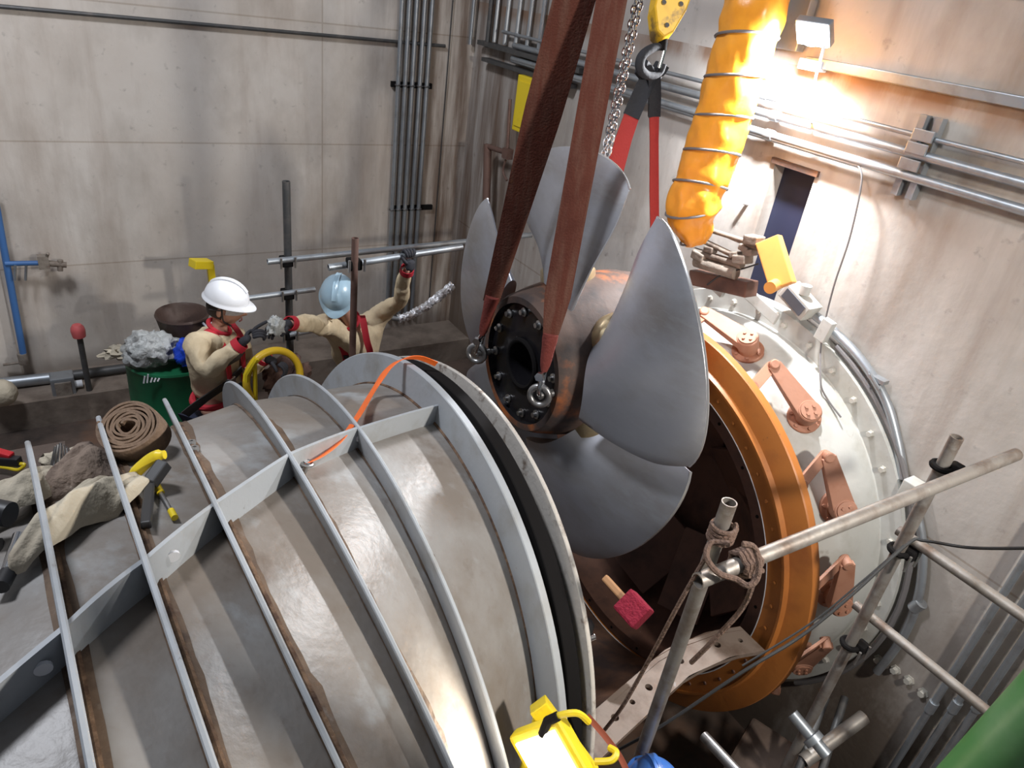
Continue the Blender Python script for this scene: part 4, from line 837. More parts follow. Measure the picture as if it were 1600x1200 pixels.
# pit bottom clutter
for (a, b, r_, mt, lab) in (((1238, 1115, 3.4), (1292, 1180, 3.3), .028, M_galv, 'steel tube with a collar down in the dark pit'), ((1100, 1150, 3.2), (1160, 1215, 3.0), .024, M_steel, 'shiny tube end at the bottom edge in the pit'), ((1255, 1190, 3.5), (1350, 1120, 3.6), .035, M_scaf, 'pale tube crossing the collared one in the pit')):
    A, B = atd(*a), atd(*b); m_ = MB(); m_.pipe(A, B, r_)
    if 'collar' in lab and 'one' not in lab: k_ = A.lerp(B, .62); dd = (B - A).normalized(); m_.cyl(k_ - dd * .015, k_ + dd * .015, r_ * 1.7, n=14)
    solo(m_, 'pit_tube', mt, lab, 'tube')
a = atd(1300, 1180, 3.45); m_ = MB(); m_.box((a.x - .12, a.y - .1, .42), (.8, .9, .84), Matrix.Rotation(R_(20), 3, 'Z')); solo(m_, 'pit_plinth', M_floor, 'brown concrete plinth in the pit at the bottom edge', 'plinth', smooth=False, bevel=.02)
for k in range(2):
    A, B = atd(1290 + 30 * k, 1090, 3.7), atd(1230 + 40 * k, 1250, 3.4); m_ = MB(); m_.cyl(A, B, .02, n=10); solo(m_, 'dark_pit_pipe', M_scafd, ['left dark blue pipe in the pit below the levers', 'right dark blue pipe in the pit below the levers'][k], 'pipe')
# ================================================================ servo gear above the cover
def at3(x, y, X=3.2): return at(x, y, 'X', X)
t = thing('counterweight_arm', 'orange rectangular counterweight arm leaning before the dark opening', 'counterweight', at3(1212, 450, 3.15))
a, b = at3(1201, 374, 3.18), at3(1224, 448, 3.18); m_ = MB(); m_.boxdir(a, b, .125, .07, V((-1, -.3, .2))); m_.build('weight_block', M_box, t, smooth=False, bevel=.006)
q = at3(1208, 446, 3.12); m_ = MB(); m_.cyl(q + V((.04, .01, 0)), q + V((-.05, -.02, 0)), .032, n=20); m_.build('pivot', M_box, t)
t = thing('servo_linkage', 'dusty grey servo rods and clevises above the cover, behind the front blade', 'machinery', at3(1140, 430, 3.2))
for k, (p, q, r_) in enumerate((((1085, 352), (1190, 385), .014), ((1090, 372), (1165, 408), .016), ((1085, 392), (1160, 415), .022), ((1088, 408), (1150, 428), .035), ((1110, 358), (1190, 392), .010))):
    m_ = MB(); m_.cyl(at3(*p), at3(*q), r_, n=12); m_.build('rod', M_grime, t)
for (p, sz) in (((1178, 375), .07), ((1160, 405), .07), ((1165, 388), .05), ((1150, 398), .05), ((1095, 400), .07), ((1110, 390), .05), ((1172, 395), .05)):
    m_ = MB(); m_.box(at3(*p), (sz * 1.1, sz * 1.3, sz * .7), Matrix.Rotation(R_(random.uniform(-25, 25)), 3, 'X')); m_.build('clevis', M_grime, t, smooth=False, bevel=.008)
m_ = MB(); a, b = at3(1085, 432, 3.25), at3(1175, 452, 3.25); m_.boxdir(a, b, .10, .09); m_.build('beam', M_ringin, t, smooth=False, bevel=.008)
m_ = MB(); m_.tube(bez([at3(1105, 445), at3(1130, 428), at3(1160, 420), at3(1185, 412)], 6), .005, 6); m_.build('hose', M_cable, t)
for k, (p, s_) in enumerate((((1122, 452), (.03, .10, .05)), ((1186, 474), (.02, .30, .07)))):
    m_ = MB(); q = at(*p, 'X', 3.33); m_.box(q, s_, Matrix.Rotation(R_(14), 3, 'X')); solo(m_, 'cover_bracket', M_cone, ['pale grey flat bracket on top of the cover, nearest the front blade', 'pale grey long bracket on top of the cover, under the orange counterweight'][k], 'bracket', 'brackets on top of the cover', smooth=False, bevel=.005)
# ================================================================ items lying on the casing
P, n_, ds, du, s, ph = on_casing(218, 712)
t = thing('rolled_hose', 'rolled-up brown flat fire hose wedged between two casing ribs', 'hose', P)
axh = (n_ * .75 - ds * .1 + V((-.35, -.5, .2))).normalized(); axh = (-FWD * .8 + n_ * .6).normalized(); c = P + n_ * .07; _, e1, e2 = frame(axh)
m_ = MB(); pts = []
for i in range(260):
    a_ = i / 260 * 2 * math.pi * 7; r_ = .018 + .062 * i / 260 + .002 * math.sin(a_ * 3.3); pts.append(c + e1 * math.cos(a_) * r_ * 1.05 + e2 * math.sin(a_) * r_ * .95)
m_.strap(pts, .075, axh, .0065); m_.build('hose_coil', M_hose, t)
P, n_, ds, du, s, ph = on_casing(228, 762)
t = thing('angle_tool', 'tool with a yellow grip lying against the rib below the rolled hose', 'tool', P)
a, b = P + n_ * .05 - RIGHT * .04 - UP * .03, P + n_ * .06 + RIGHT * .045 + UP * .02
m_ = MB(); m_.tube(bez([a, a.lerp(b, .35) + UP * .01, a.lerp(b, .7) + UP * .012, b], 5), [.012] * 3 + [.015] * 10 + [.011] * 3, 10); m_.build('yellow_grip', M_yellow, t)
m_ = MB(); c0, c1_ = on_casing(232, 775)[0] + n_ * .03, on_casing(228, 830)[0] + n_ * .02; m_.boxdir(b - UP * .02, c0, .03, .03); m_.boxdir(c0, c1_, .022, .02); m_.build('black_shaft', M_black, t, smooth=False, bevel=.004)
P0_, n0 = on_casing(246, 768)[:2]; P1_, n1 = on_casing(268, 815)[:2]
t = thing('long_screwdriver', 'thin screwdriver with a yellow end lying between two ribs', 'screwdriver', P0_)
m_ = MB(); m_.cyl(P0_ + n0 * .01, P1_ + n1 * .01, .006, n=10); m_.build('shaft', M_steel, t); dq = (P1_ - P0_) * .22
m_ = MB(); m_.cyl(P0_ + n0 * .012, P0_ + n0 * .012 + dq, .009, n=10); m_.cyl(P1_ + n1 * .012, P1_ + n1 * .012 - dq, .008, n=10); m_.build('yellow_tip', M_yellow, t)
def cloth(px0, py0, pts, seed, hgt, name, mt, label, amp=.03):
    # draped sheet: polar grid over the casing surface, folded by noise
    P, n_, ds, du, s, ph = on_casing(px0, py0)
    e1 = RIGHT - n_ * RIGHT.dot(n_); e1.normalize(); e2 = n_.cross(e1).normalized()
    if e2.dot(UP) < 0: e2 = -e2
    ky = 1 / max(.35, e2.dot(UP))
    dep = (P - CAM).dot(FWD); k = dep / FPX; out = []; N = len(pts); rows = []; NR = 16
    pts = [V((x - px0, -(y - py0), 0)) for x, y in pts]
    ring = bez(pts + [pts[0]], 6)[:-1]
    for j in range(NR + 1):
        f_ = j / NR; row = []
        for q in ring:
            p2 = V((q.x * f_, q.y * f_, 0)); w_ = P + e1 * p2.x * k + e2 * p2.y * k * ky
            hh = hgt * (1 - f_ ** 3) + amp * .8 * noise.noise(V((p2.x * .035 + seed, p2.y * .02, 0))) + amp * .25 * noise.noise(V((p2.x * .10, p2.y * .06 + seed, 2)))
            row.append(w_ + n_ * max(.004, hh + .02))
        rows.append(row)
    m_ = MB(); m_.quadgrid(rows, closed_u=True)
    rows2 = [[p - n_ * .015 for p in r] for r in rows]; m_.quadgrid(rows2[::-1], closed_u=True); m_.quadgrid([rows[-1], rows2[-1]], closed_u=True)
    return solo(m_, name, mt, label, 'rag', angle=60)
cloth(122, 815, [(92, 800), (105, 778), (140, 768), (175, 765), (178, 790), (150, 820), (145, 845), (118, 868), (100, 850)], 3, .05, 'cream_rag', M_cloth, 'large cream cloth draped over the casing rib, below the dirty rags', .05)
cloth(70, 780, [(38, 772), (48, 752), (75, 750), (95, 775), (100, 805), (70, 808), (45, 812), (40, 795)], 9, .05, 'cream_rag', M_cloth, 'twisted cream cloth hanging over the leftmost rib', .05)
cloth(135, 755, [(75, 750), (95, 722), (120, 730), (150, 738), (178, 745), (178, 765), (140, 772), (100, 778)], 14, .055, 'dirty_rags', M_dcloth, 'heap of dirty brown rags and chain between the two left ribs', .06)
blob(on_casing(95, 715)[0] + V((0, 0, .03)), .04, (1.3, 1, .7), 5, .4, 'small_rag', M_cloth, 'small pale crumpled rag on top of the dirty rag heap', 'rag')
P, n_, *_r = on_casing(106, 740); m_ = MB()
for k in range(6): a = P + n_ * .05 + RIGHT * (-.022 + .010 * k); m_.cyl(a - UP * .03, a + UP * (.035 - .004 * abs(k - 2)) + RIGHT * (.012 - .004 * k), .004, n=8)
solo(m_, 'wrench_bundle', M_chrome, 'bundle of shiny wrenches in the dirty rags', 'wrenches')
# impact driver and socket bar on the left
P, n_, *_r = on_casing(12, 850)
t = thing('impact_driver', 'black and green cordless impact driver at the left edge of the casing', 'power tool', P)
m_ = MB(); m_.cyl(P + n_ * .06 - RIGHT * .06 + UP * .03, P + n_ * .06 + RIGHT * .04 + UP * .015, .032, .026, n=18); m_.build('motor_body', M_black, t)
m_ = MB(); m_.tube([P + n_ * .06 - RIGHT * .03 + UP * .02, P + n_ * .045 - RIGHT * .035 - UP * .05], .020, 12); m_.build('grip', mat('dark_teal_plastic', (.01, .05, .05), .4), t)
m_ = MB(); m_.box(P + n_ * .045 - RIGHT * .03 - UP * .07, (.09, .07, .05)); m_.build('battery', M_black, t, smooth=False, bevel=.008)
P0_, n0 = on_casing(45, 862)[:2]; P1_, n1 = on_casing(16, 922)[:2]
t = thing('socket_bar', 'chrome socket extension bar lying left of the leftmost rib', 'tool', P1_)
m_ = MB(); m_.cyl(P0_ + n0 * .05, P1_ + n1 * .03, .011, n=14); m_.build('bar', M_chrome, t); m_ = MB(); dq = (P1_ - P0_).normalized(); m_.cyl(P1_ + n1 * .03 - dq * .02, P1_ + n1 * .03 + dq * .02, .015, n=12); m_.build('socket', M_black, t)
for k, (px, py) in enumerate(((296, 696), (303, 708))):
    P, n_, *_r = on_casing(px, py); m_ = MB(); m_.lathe(P + n_ * .002, n_, [(0, .006), (0, .013), (.014, .013), (.014, .006), (0, .006)], 6); solo(m_, 'hex_nut', M_steel, ['upper of two steel nuts lying beside the third rib', 'lower of two steel nuts lying beside the third rib'][k], 'nut', 'loose nuts on the casing', smooth=False)
# orange strap
def near_(px, py, k):
    P = on_casing(px, py)[0]; return atd(px, py, (P - CAM).dot(FWD) * k)
zf = (cas(5.99, 1.75, .15) - CAM).dot(FWD)
pts = [near_(470, 727, .985), near_(500, 714, .965), near_(530, 690, .955), near_(558, 652, .95), near_(582, 612, .95), atd(606, 577, zf * .985), atd(628, 562, zf * .995), atd(655, 559, zf * 1.0), atd(682, 569, zf * 1.01)]
m_ = MB(); m_.strap(bez(pts, 6), .026, (RIGHT * .8 - FWD * .3 + UP * .25), .003); solo(m_, 'ratchet_strap', M_strap, 'bright orange strap looping over the end flange of the casing', 'strap')
P, n_, *_r = on_casing(472, 738); m_ = MB(); m_.torus(P + n_ * .03, n_, .016, .005, n=16); m_.cyl(P + n_ * .0, P + n_ * .035, .01, n=8); solo(m_, 'strap_hook', M_steel, 'small dark steel hook at the lower end of the orange strap', 'hook')
# red and yellow tool on the floor at the far left
q = atd(10, 712, 3.6); t = thing('floor_tool', 'red and black tool with a yellow rope at the left edge behind the casing', 'tool', q)
m_ = MB(); m_.boxdir(q - RIGHT * .08 + UP * .02, q + RIGHT * .03 - UP * .01, .04, .05); m_.build('red_cover', M_red, t, smooth=False, bevel=.008)
m_ = MB(); m_.boxdir(q - RIGHT * .08 - UP * .02, q + RIGHT * .07 - UP * .03, .04, .05); m_.build('black_body', M_black, t, smooth=False, bevel=.008)
m_ = MB(); m_.tube(bez([q - RIGHT * .08 - UP * .05, q - RIGHT * .0 - UP * .06, q + RIGHT * .06 - UP * .07, q + RIGHT * .09 - UP * .045, q + RIGHT * .05 - UP * .04], 6), .009, 8); m_.build('yellow_rope', M_yellow, t)
m_ = MB(); m_.box((q.x, q.y, (q.z - .1 + .74) / 2), (.5, .4, max(.1, q.z - .1 - .74))); solo(m_, 'dark_crate', M_floor, 'dark crate behind the left end of the casing', 'crate', smooth=False)
# ================================================================ upper level clutter above the right wall
for k, (px, col, wd, lab) in enumerate(((1365, (.30, .13, .05), .55, 'orange brown crate on the ledge at the top right'), (1448, (.45, .17, .06), .28, 'bright orange box on the ledge at the top right'), (1545, (.02, .02, .02), .22, 'black case on the ledge near the top right corner'))):
    q = at(px, 3, 'Z', 4.53); q = V((WX + .5, at(px, 2, 'X', WX + .5).y, 4.51)); m_ = MB(); m_.box(q + V((0, 0, .12)), (.2, wd, .24)); solo(m_, 'ledge_box', mat('ledge_box_%d' % k, col, .7, bump=.2), lab, 'box', smooth=False, bevel=.01)
# ================================================================ people
def skinmesh(nodes, edges, name, sub_=2):
    """nodes: [(pos, r or (rx, ry))] ; first node is the root"""
    me = bpy.data.meshes.new(name); me.from_pydata([tuple(V(n[0])) for n in nodes], edges, []); o = bpy.data.objects.new(name, me); COL.objects.link(o)
    md = o.modifiers.new('s', 'SKIN'); md.use_smooth_shade = True; sv = me.skin_vertices[0].data
    for i, n in enumerate(nodes): r = n[1]; sv[i].radius = (r, r) if not isinstance(r, tuple) else r; sv[i].use_root = i == 0
    s_ = o.modifiers.new('u', 'SUBSURF'); s_.levels = sub_; s_.render_levels = sub_
    bpy.context.view_layer.update(); dg = bpy.context.evaluated_depsgraph_get(); ev = o.evaluated_get(dg); res = bpy.data.meshes.new_from_object(ev)
    vs = [tuple(v.co) for v in res.vertices]; fs = [tuple(p.vertices) for p in res.polygons]
    bpy.data.objects.remove(o, do_unlink=True); m_ = MB(); m_.v = vs; m_.f = fs; return m_
def merge(a, b): k = len(a.v); a.v += b.v; a.f += [tuple(i + k for i in f_) for f_ in b.f]; return a
def headmesh(c, fw, up):
    fw = fw.normalized(); up = (up - fw * up.dot(fw)).normalized(); sd = fw.cross(up).normalized(); m_ = MB(); n = 40; rows = []
    for i in range(n + 1):
        e = -math.pi / 2 + math.pi * i / n; row = []
        for j in range(48):
            a = 2 * math.pi * j / 48; x, y, z = math.cos(e) * math.cos(a), math.cos(e) * math.sin(a), math.sin(e)   # x forward, y side
            f_, s_, u_ = x * .098, y * .076, z * .118
            if z < -.1: s_ *= 1 - .32 * (-z - .1) ; f_ *= 1 - .10 * (-z)
            if x > 0:
                g = math.exp(-((y / .16) ** 2)) * x
                f_ += g * (.030 * math.exp(-((z + .12) / .15) ** 2) + .008 * math.exp(-((z + .42) / .08) ** 2) + .014 * math.exp(-((z + .80) / .14) ** 2) + .006 * math.exp(-((z + .55) / .05) ** 2))
                f_ -= x * .016 * (math.exp(-(((abs(y) - .38) / .17) ** 2)) * math.exp(-((z - .10) / .12) ** 2))
                f_ += x * .006 * math.exp(-((z - .30) / .10) ** 2)
            row.append(c + fw * f_ + sd * s_ + up * u_)
        rows.append(row)
    m_.quadgrid(rows, closed_u=True)
    for k in (-1, 1):
        m_.sphere(c + sd * .078 * k - up * .008 - fw * .008, .030, 12, (.55, .35, 1), Matrix((fw, sd, up)).transposed())
    return m_, fw, sd, up
def helmet(c, fw, up, mt, t, strap=True):
    fw = fw.normalized(); up = (up - fw * up.dot(fw)).normalized(); sd = fw.cross(up).normalized(); rows = []; n = 48
    hc = c + up * .052
    for i in range(15):
        e = i / 14 * math.pi / 2; row = []
        for j in range(n):
            a = 2 * math.pi * j / n; ca, sa = math.cos(a), math.sin(a); ridge = .006 * math.exp(-((sa / .2) ** 2)) * math.sin(e) if i > 2 else 0
            row.append(hc + fw * ca * math.cos(e) * .122 + sd * sa * math.cos(e) * .104 + up * (math.sin(e) * .112 + ridge * 1.5))
        rows.append(row)
    brim = []
    for j in range(n):
        a = 2 * math.pi * j / n; ca, sa = math.cos(a), math.sin(a); ex = .009 + .036 * max(0, ca) ** 3
        brim.append(hc + fw * ca * (.122 + ex) + sd * sa * (.104 + .009) + up * (-.008 - .012 * max(0, ca) ** 2))
    inner = [[c_ + (hc - c_) * .035 for c_ in r] for r in rows[::-1]]
    m_ = MB(); m_.quadgrid(inner + [[p - up * .004 for p in brim]] + [brim] + rows, closed_u=True)
    # order: inner dome down to brim underside, brim edge, outer dome
    o = m_.build('hard_hat', mt, t, angle=50)
    m_ = MB(); m_.strap([hc + fw * math.cos(e) * .124 + up * (math.sin(e) * .1145 + .003) for e in [R_(35 + 110 * q / 14) for q in range(15)]], .030, sd, .006); sub(m_, 'helmet_ridge', mt, o, t)
    m_ = MB(); m_.tube([hc + (fw * math.cos(a) * .110 + sd * math.sin(a) * .093) - up * .008 for a in [2 * math.pi * q / 30 for q in range(30)]], .008, 6, closed=True); sub(m_, 'head_band', M_black, o, t)
    return fw, sd, up, hc
def hand(w, d, nrm, mt, t, curl=.6, point=False, side=1, name='glove'):
    """w wrist, d along the fingers, nrm out of the back of the hand"""
    d = d.normalized(); nrm = (nrm - d * nrm.dot(d)).normalized(); s_ = d.cross(nrm).normalized() * side
    nodes = [(w + d * .045, (.036, .020)), (w, (.030, .024)), (w - d * .03, (.032, .028))]; edges = [(0, 1), (1, 2)]
    m_ = skinmesh(nodes, edges, 'p', 2)
    for k, (off, L, c0) in enumerate(((-.030, .075, 1), (-.010, .085, 1), (.010, .080, 1), (.029, .062, 1))):
        cu = curl if not (point and k == 0) else .08; p = w + d * .055 + s_ * (off * .6); q0 = w + d * .085 + s_ * off
        pts = [(p, .011), (q0, .0105)]; dirn = d.copy(); cur = q0
        for q in range(3): a = cu * (q + 1) * .85; dd = d * math.cos(a) - nrm * math.sin(a); cur = cur + dd * (L / 3); pts.append((cur, .0100 - .0008 * q))
        merge(m_, skinmesh(pts, [(i, i + 1) for i in range(4)], 'f', 1))
    tb = w + d * .02 - s_ * .028; pts = [(w + d * .02, .012), (tb, .013), (tb + d * .028 - s_ * .018 - nrm * .008, .0115), (tb + d * .052 - s_ * .016 - nrm * .022 * (1 + curl), .010)]
    merge(m_, skinmesh(pts, [(0, 1), (1, 2), (2, 3)], 'th', 1)); return m_.build(name, mt, t, angle=80)
def person(label, J, fw, hup, hat, pants, base=.74):
    """J: world joints"""
    root = V((J['pelvis'].x, J['pelvis'].y, base)); t = thing('person', label, 'person', root)
    body = [(J['pelvis'], (.13, .10)), (J['belly'], (.125, .095)), (J['chest'], (.14, .105)), (J['neck'], .052), (J['head'] - hup.normalized() * .03 - fw.normalized() * .01, .050),
            (J['shR'], .055), (J['elR'], .040), (J['wrR'], .027), (J['shL'], .055), (J['elL'], .040), (J['wrL'], .027),
            (J['hipR'], .085), (J['knR'], .060), (J['ftR'] + V((0, 0, .09)), .042), (J['ftR'] + V((0, 0, .035)) + J['toe'] * .12, .040), (J['hipL'], .085), (J['knL'], .060), (J['ftL'] + V((0, 0, .09)), .042), (J['ftL'] + V((0, 0, .035)) + J['toe'] * .12, .040)]
    E = [(0, 1), (1, 2), (2, 3), (3, 4), (2, 5), (5, 6), (6, 7), (2, 8), (8, 9), (9, 10), (0, 11), (11, 12), (12, 13), (13, 14), (0, 15), (15, 16), (16, 17), (17, 18)]
    m_ = skinmesh([(p, tuple(x * .9 for x in r) if isinstance(r, tuple) else r * .9) for p, r in body], E, 'b')
    hm, f_, s_, u_ = headmesh(J['head'], fw, hup); merge(m_, hm); bo = m_.build('body', M_skin, t, angle=80)
    for k in (-1, 1):
        m_ = MB(); e = J['head'] + f_ * .083 + s_ * .029 * k + u_ * .012; m_.sphere(e, .0125, 10); sub(m_, 'eye', M_eye, bo, t); m_ = MB(); m_.sphere(e + f_ * .0085, .006, 8); sub(m_, 'pupil', M_hair, bo, t)
    m_ = MB(); mo = J['head'] + f_ * .100 - u_ * .058; m_.tube([mo - s_ * .022 - f_ * .006, mo, mo + s_ * .022 - f_ * .006], .0045, 6); sub(m_, 'mouth', M_lip, bo, t)
    m_ = MB(); hh = []
    for i in range(9):
        e = -.45 + i * .25; hh.append([J['head'] - f_ * (math.cos(e) * math.cos(a) * .103) + s_ * math.cos(e) * math.sin(a) * .082 + u_ * math.sin(e) * .124 for a in [R_(-95 + 190 * q / 16) for q in range(17)]])
    m_.quadgrid(hh); m_.build('hair', M_hair, t)
    # clothes
    sh = [(J['belly'] - (J['chest'] - J['belly']) * .55, (.150, .118)), (J['belly'], (.148, .115)), (J['chest'], (.158, .122)), (J['neck'] - (J['neck'] - J['chest']) * .22, .072), (J['shR'], .073), (J['shR'].lerp(J['elR'], .5), .064), (J['elR'], .056), (J['elR'].lerp(J['wrR'], .5), .050), (J['wrR'] - (J['wrR'] - J['elR']).normalized() * .015, .039),
          (J['shL'], .073), (J['shL'].lerp(J['elL'], .5), .064), (J['elL'], .056), (J['elL'].lerp(J['wrL'], .5), .050), (J['wrL'] - (J['wrL'] - J['elL']).normalized() * .015, .039)]
    Es = [(0, 1), (1, 2), (2, 3), (2, 4), (4, 5), (5, 6), (6, 7), (7, 8), (2, 9), (9, 10), (10, 11), (11, 12), (12, 13)]
    m_ = skinmesh(sh, Es, 'sh', 3); out = []
    for p in m_.v: q = V(p); out.append(tuple(q + V((1, 1, 1)) * 0 + (noise.noise_vector(q * 9) * .014) + noise.noise_vector(V((q.x * 30, q.y * 30, q.z * 12))) * .009))
    m_.v = out; shirt = m_.build('shirt', M_shirt, t, angle=80)
    for w_, e_ in ((J['wrR'], J['elR']), (J['wrL'], J['elL'])):
        d_ = (w_ - e_).normalized(); m_ = MB(); m_.lathe(w_ - d_ * .035, d_, [(0, .040), (.0, .044), (.04, .041), (.04, .036)], 20); sub(m_, 'red_cuff', M_hred, shirt, t)
    nd_ = (J['head'] - J['neck']).normalized(); m_ = MB(); m_.torus(J['neck'] + nd_ * .005, nd_ + fw * .25, .064, .013, n=24, k=8); sub(m_, 'red_collar', M_hred, shirt, t)
    pn = [(J['pelvis'], (.150, .118)), (J['hipR'] , .098), (J['hipR'].lerp(J['knR'], .5), .086), (J['knR'], .070), (J['knR'].lerp(J['ftR'], .5), .062), (J['ftR'] + V((0, 0, .09)), .055), (J['hipL'], .098), (J['hipL'].lerp(J['knL'], .5), .086), (J['knL'], .070), (J['knL'].lerp(J['ftL'], .5), .062), (J['ftL'] + V((0, 0, .09)), .055)]
    m_ = skinmesh(pn, [(0, 1), (1, 2), (2, 3), (3, 4), (4, 5), (0, 6), (6, 7), (7, 8), (8, 9), (9, 10)], 'pn', 2); m_.build('trousers', pants, t, angle=80)
    for ft in ('ftR', 'ftL'):
        m_ = skinmesh([(J[ft] + V((0, 0, .07)), .052), (J[ft] + V((0, 0, .048)), .048), (J[ft] + V((0, 0, .045)) + J['toe'] * .15, (.042, .042))], [(0, 1), (1, 2)], 'bt', 2); m_.build('boot', M_black, t, angle=80)
    # harness
    tf = J['tf']; ts = J['ts']; axis_ = (J['chest'] - J['belly']).normalized()
    def on(p, s_, f2): return p + ts * s_ + tf * f2
    for k in (-1, 1):
        pts = [on(J['neck'], .075 * k, -.10) - axis_ * .05, on(J['neck'], .085 * k, -.01) + axis_ * .020, on(J['chest'].lerp(J['neck'], .55), .085 * k, .105), on(J['chest'], .080 * k, .140), on(J['belly'], .070 * k, .135), on(J['pelvis'], .085 * k, .12)]
        m_ = MB(); m_.strap(bez(pts, 5), .042, ts, .006); hs = m_.build('harness_strap', M_hred, t)
        m_ = MB(); q = on(J['chest'].lerp(J['belly'], .6), .075 * k, .150); m_.box(q, (.05, .05, .025), Matrix((ts, axis_, tf)).transposed()); sub(m_, 'buckle', M_chrome, hs, t, smooth=False, bevel=.004)
    m_ = MB(); q = J['belly'] - (J['chest'] - J['belly']) * .42; m_.tube([q + ts * math.cos(a) * .160 + tf * math.sin(a) * .128 for a in [2 * math.pi * i / 28 for i in range(28)]], .02, 8, closed=True, flat=None); m_.build('waist_belt', M_hred, t)
    m_ = MB(); m_.strap([on(J['chest'], -.10, .14), on(J['chest'], .0, .158), on(J['chest'], .10, .14)], .03, axis_, .005); m_.build('chest_strap', M_black, t)
    return t, f_, s_, u_
def A(x, y, Y): return at(x, y, 'Y', Y)
# worker 1: white helmet, profile to the right
J = dict(pelvis=A(342, 648, 3.93), belly=A(338, 598, 3.93), chest=A(333, 552, 3.92), neck=A(342, 512, 3.93), head=A(352, 478, 3.92),
         shR=A(306, 535, 3.76), elR=A(322, 583, 3.60), wrR=A(377, 536, 3.55), shL=A(370, 527, 4.02), elL=A(388, 580, 3.98), wrL=A(415, 558, 3.80))
pv = J['pelvis']; J['tf'] = V((.72, -.68, .05)).normalized(); J['ts'] = V((.68, .72, 0)).normalized(); J['toe'] = V((.8, -.6, 0))
J['hipR'] = pv + V((-.07, -.06, -.04)); J['hipL'] = pv + V((.07, .07, -.04)); J['knR'] = V((J['hipR'].x + .02, J['hipR'].y - .02, 1.22)); J['knL'] = V((J['hipL'].x + .03, J['hipL'].y, 1.22)); J['ftR'] = V((J['hipR'].x, J['hipR'].y, .745)); J['ftL'] = V((J['hipL'].x, J['hipL'].y, .745))
fw = V((.85, -.48, -.22)); hu = V((.10, -.10, 1))
t1, f_, s_, u_ = person('person in a white hard hat and khaki shirt, pointing with a black glove', J, fw, hu, M_whel, M_pants)
helmet(J['head'], fw, hu, M_whel, t1)
m_ = MB(); hd = J['head'] + u_ * .012
gl = [hd + f_ * .108 * math.cos(a) + s_ * .090 * math.sin(a) for a in [R_(-75 + 150 * k / 16) for k in range(17)]]
m_.strap(gl, .034, u_, .003); m_.build('safety_glasses', mat('clear_lens', (.55, .6, .62), .08, 0, alpha=.35), t1)
m_ = MB(); m_.tube([hd + s_ * .088 + u_ * .0, hd + s_ * .090 - f_ * .06 - u_ * .01], .004, 6); m_.tube(bez([J['head'] + s_ * .080 + u_ * .04, J['head'] + s_ * .078 - u_ * .05 + f_ * .02, J['head'] - u_ * .115 + f_ * .05], 5), .005, 6); m_.build('chin_strap', M_black, t1)
m_ = MB(); m_.strap(bez([J['belly'] + V((-.20, -.10, -.12)), J['belly'] + V((-.10, -.165, .0)), J['belly'] + V((.02, -.16, .07)), J['belly'] + V((.13, -.09, .12))], 6), .05, V((0, -.3, 1)), .008); m_.build('lanyard', M_black, t1)
m_ = MB(); m_.strap([J['belly'] + V((.10, -.15, .06)), J['belly'] + V((.13, -.155, -.10))], .035, V((1, .3, 0)), .008); m_.build('lanyard', M_black, t1)
tipR = A(416, 508, 3.50)
hand(J['wrR'] + (tipR - J['wrR']).normalized() * .02, tipR - J['wrR'], V((-.1, -.35, 1)), M_glove, t1, .95, True)
hand(J['wrL'] + V((.015, -.03, -.005)), V((.75, -.55, -.25)), V((.2, .1, 1)), M_glove, t1, .8, side=-1)
# worker 2: pale blue helmet, bent forward, one hand on the tube
grip = BA.lerp(BB, (633 - 513) / (722 - 513.))
J = dict(pelvis=A(556, 628, 4.22), belly=A(560, 588, 4.16), chest=A(558, 538, 4.08), neck=A(545, 500, 4.00), head=A(529, 466, 3.90),
         shR=A(515, 510, 3.98), elR=A(487, 507, 3.80), wrR=A(452, 505, 3.68), shL=A(592, 492, 4.10), elL=A(624, 470, 3.92), wrL=grip + V((0, .0, -.085)))
pv = J['pelvis']; J['tf'] = V((-.30, -.93, -.15)).normalized(); J['ts'] = V((.93, -.30, 0)).normalized(); J['toe'] = V((-.3, -.9, 0))
J['hipR'] = pv + V((-.09, .02, -.04)); J['hipL'] = pv + V((.09, -.02, -.04)); J['knR'] = V((pv.x - .12, pv.y - .05, 1.18)); J['knL'] = V((pv.x + .10, pv.y - .05, 1.18)); J['ftR'] = V((pv.x - .12, pv.y, .745)); J['ftL'] = V((pv.x + .12, pv.y, .745))
fw = V((-.42, -.72, -.55)); hu = V((-.25, -.45, .86))
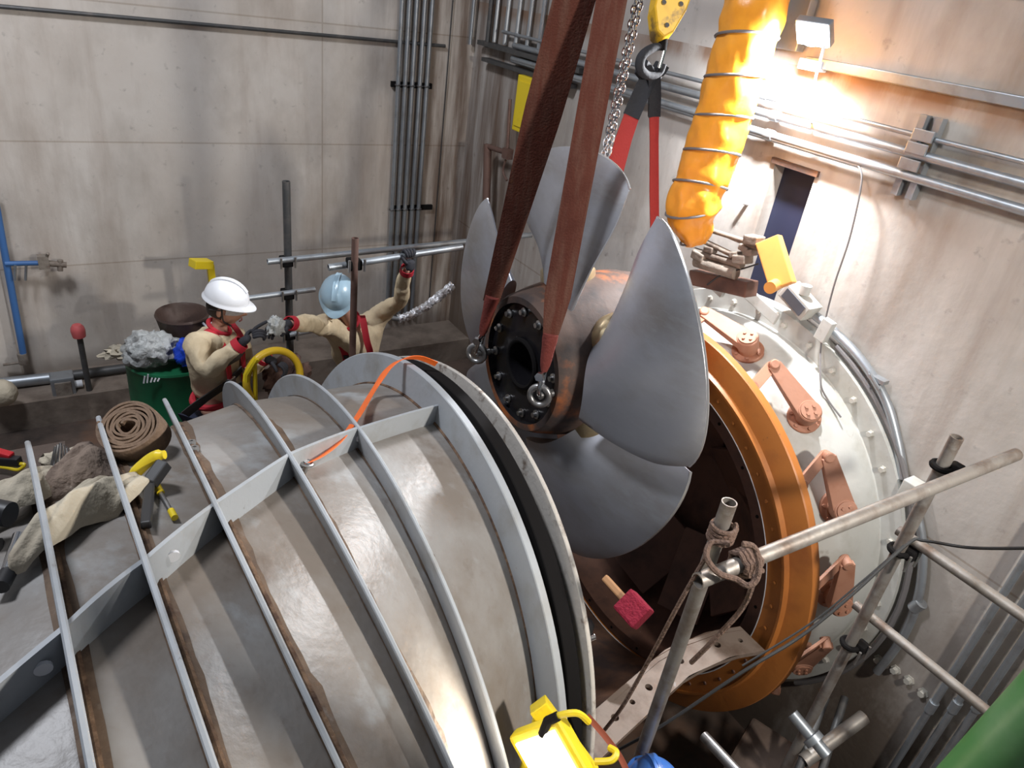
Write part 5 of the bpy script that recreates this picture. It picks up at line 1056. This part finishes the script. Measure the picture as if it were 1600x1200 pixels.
t2, f_, s_, u_ = person('person in a pale blue hard hat, raised hand gripping a tube', J, fw, hu, M_bhel, M_pants2)
helmet(J['head'], fw, hu, M_bhel, t2)
tipR = A(425, 512, 3.62)
hand(J['wrR'] + (tipR - J['wrR']).normalized() * .02, tipR - J['wrR'], V((0, -.4, 1)), M_glove, t2, .7)
hand(grip + V((0, -.035, -.055)), V((0, .05, 1)), V((.12, -1, .05)), M_glove, t2, 1.35)
# rag handed over between the two workers
blob(A(430, 512, 3.58), .045, (1, .8, 1.3), 31, .5, 'handed_rag', M_greybag, 'small grey rag passed between the hands of the two workers', 'rag')
# third worker below: only the blue helmet shows
hp = atd(1019, 1254, 2.56); 
hx = hp; vv_ = lambda x, y, z: V((hx.x + x, hx.y + y, z)); zz = hx.z
J = dict(pelvis=vv_(0, 0, zz - .70), belly=vv_(0, 0, zz - .52), chest=vv_(0, 0, zz - .32), neck=vv_(0, 0, zz - .14), head=hx,
         shR=vv_(.17, -.08, zz - .25), elR=vv_(.22, -.10, zz - .52), wrR=vv_(.24, .02, zz - .72), shL=vv_(-.17, .08, zz - .25), elL=vv_(-.23, .08, zz - .52), wrL=vv_(-.14, .20, zz - .68))
J['tf'] = V((.42, .90, 0)).normalized(); J['ts'] = V((.90, -.42, 0)).normalized(); J['toe'] = V((.42, .9, 0))
pv = J['pelvis']; J['hipR'] = pv + V((.09, -.04, -.04)); J['hipL'] = pv + V((-.09, .04, -.04)); J['knR'] = vv_(.09, -.04, .48); J['knL'] = vv_(-.09, .04, .48); J['ftR'] = vv_(.09, -.04, .005); J['ftL'] = vv_(-.09, .04, .005)
t3, f_, s_, u_ = person('person in a bright blue hard hat, only the helmet top showing at the bottom edge', J, V((.4, .85, -.1)), V((0, .1, 1)), M_bhel2, M_pants, base=0.0)
helmet(hx, V((.4, .85, -.1)), V((0, .1, 1)), M_bhel2, t3)
hand(J['wrR'], J['wrR'] - J['elR'], V((1, 0, 0)), M_glove, t3, .5); hand(J['wrL'], J['wrL'] - J['elL'], V((-1, 0, 0)), M_glove, t3, .5, side=-1)
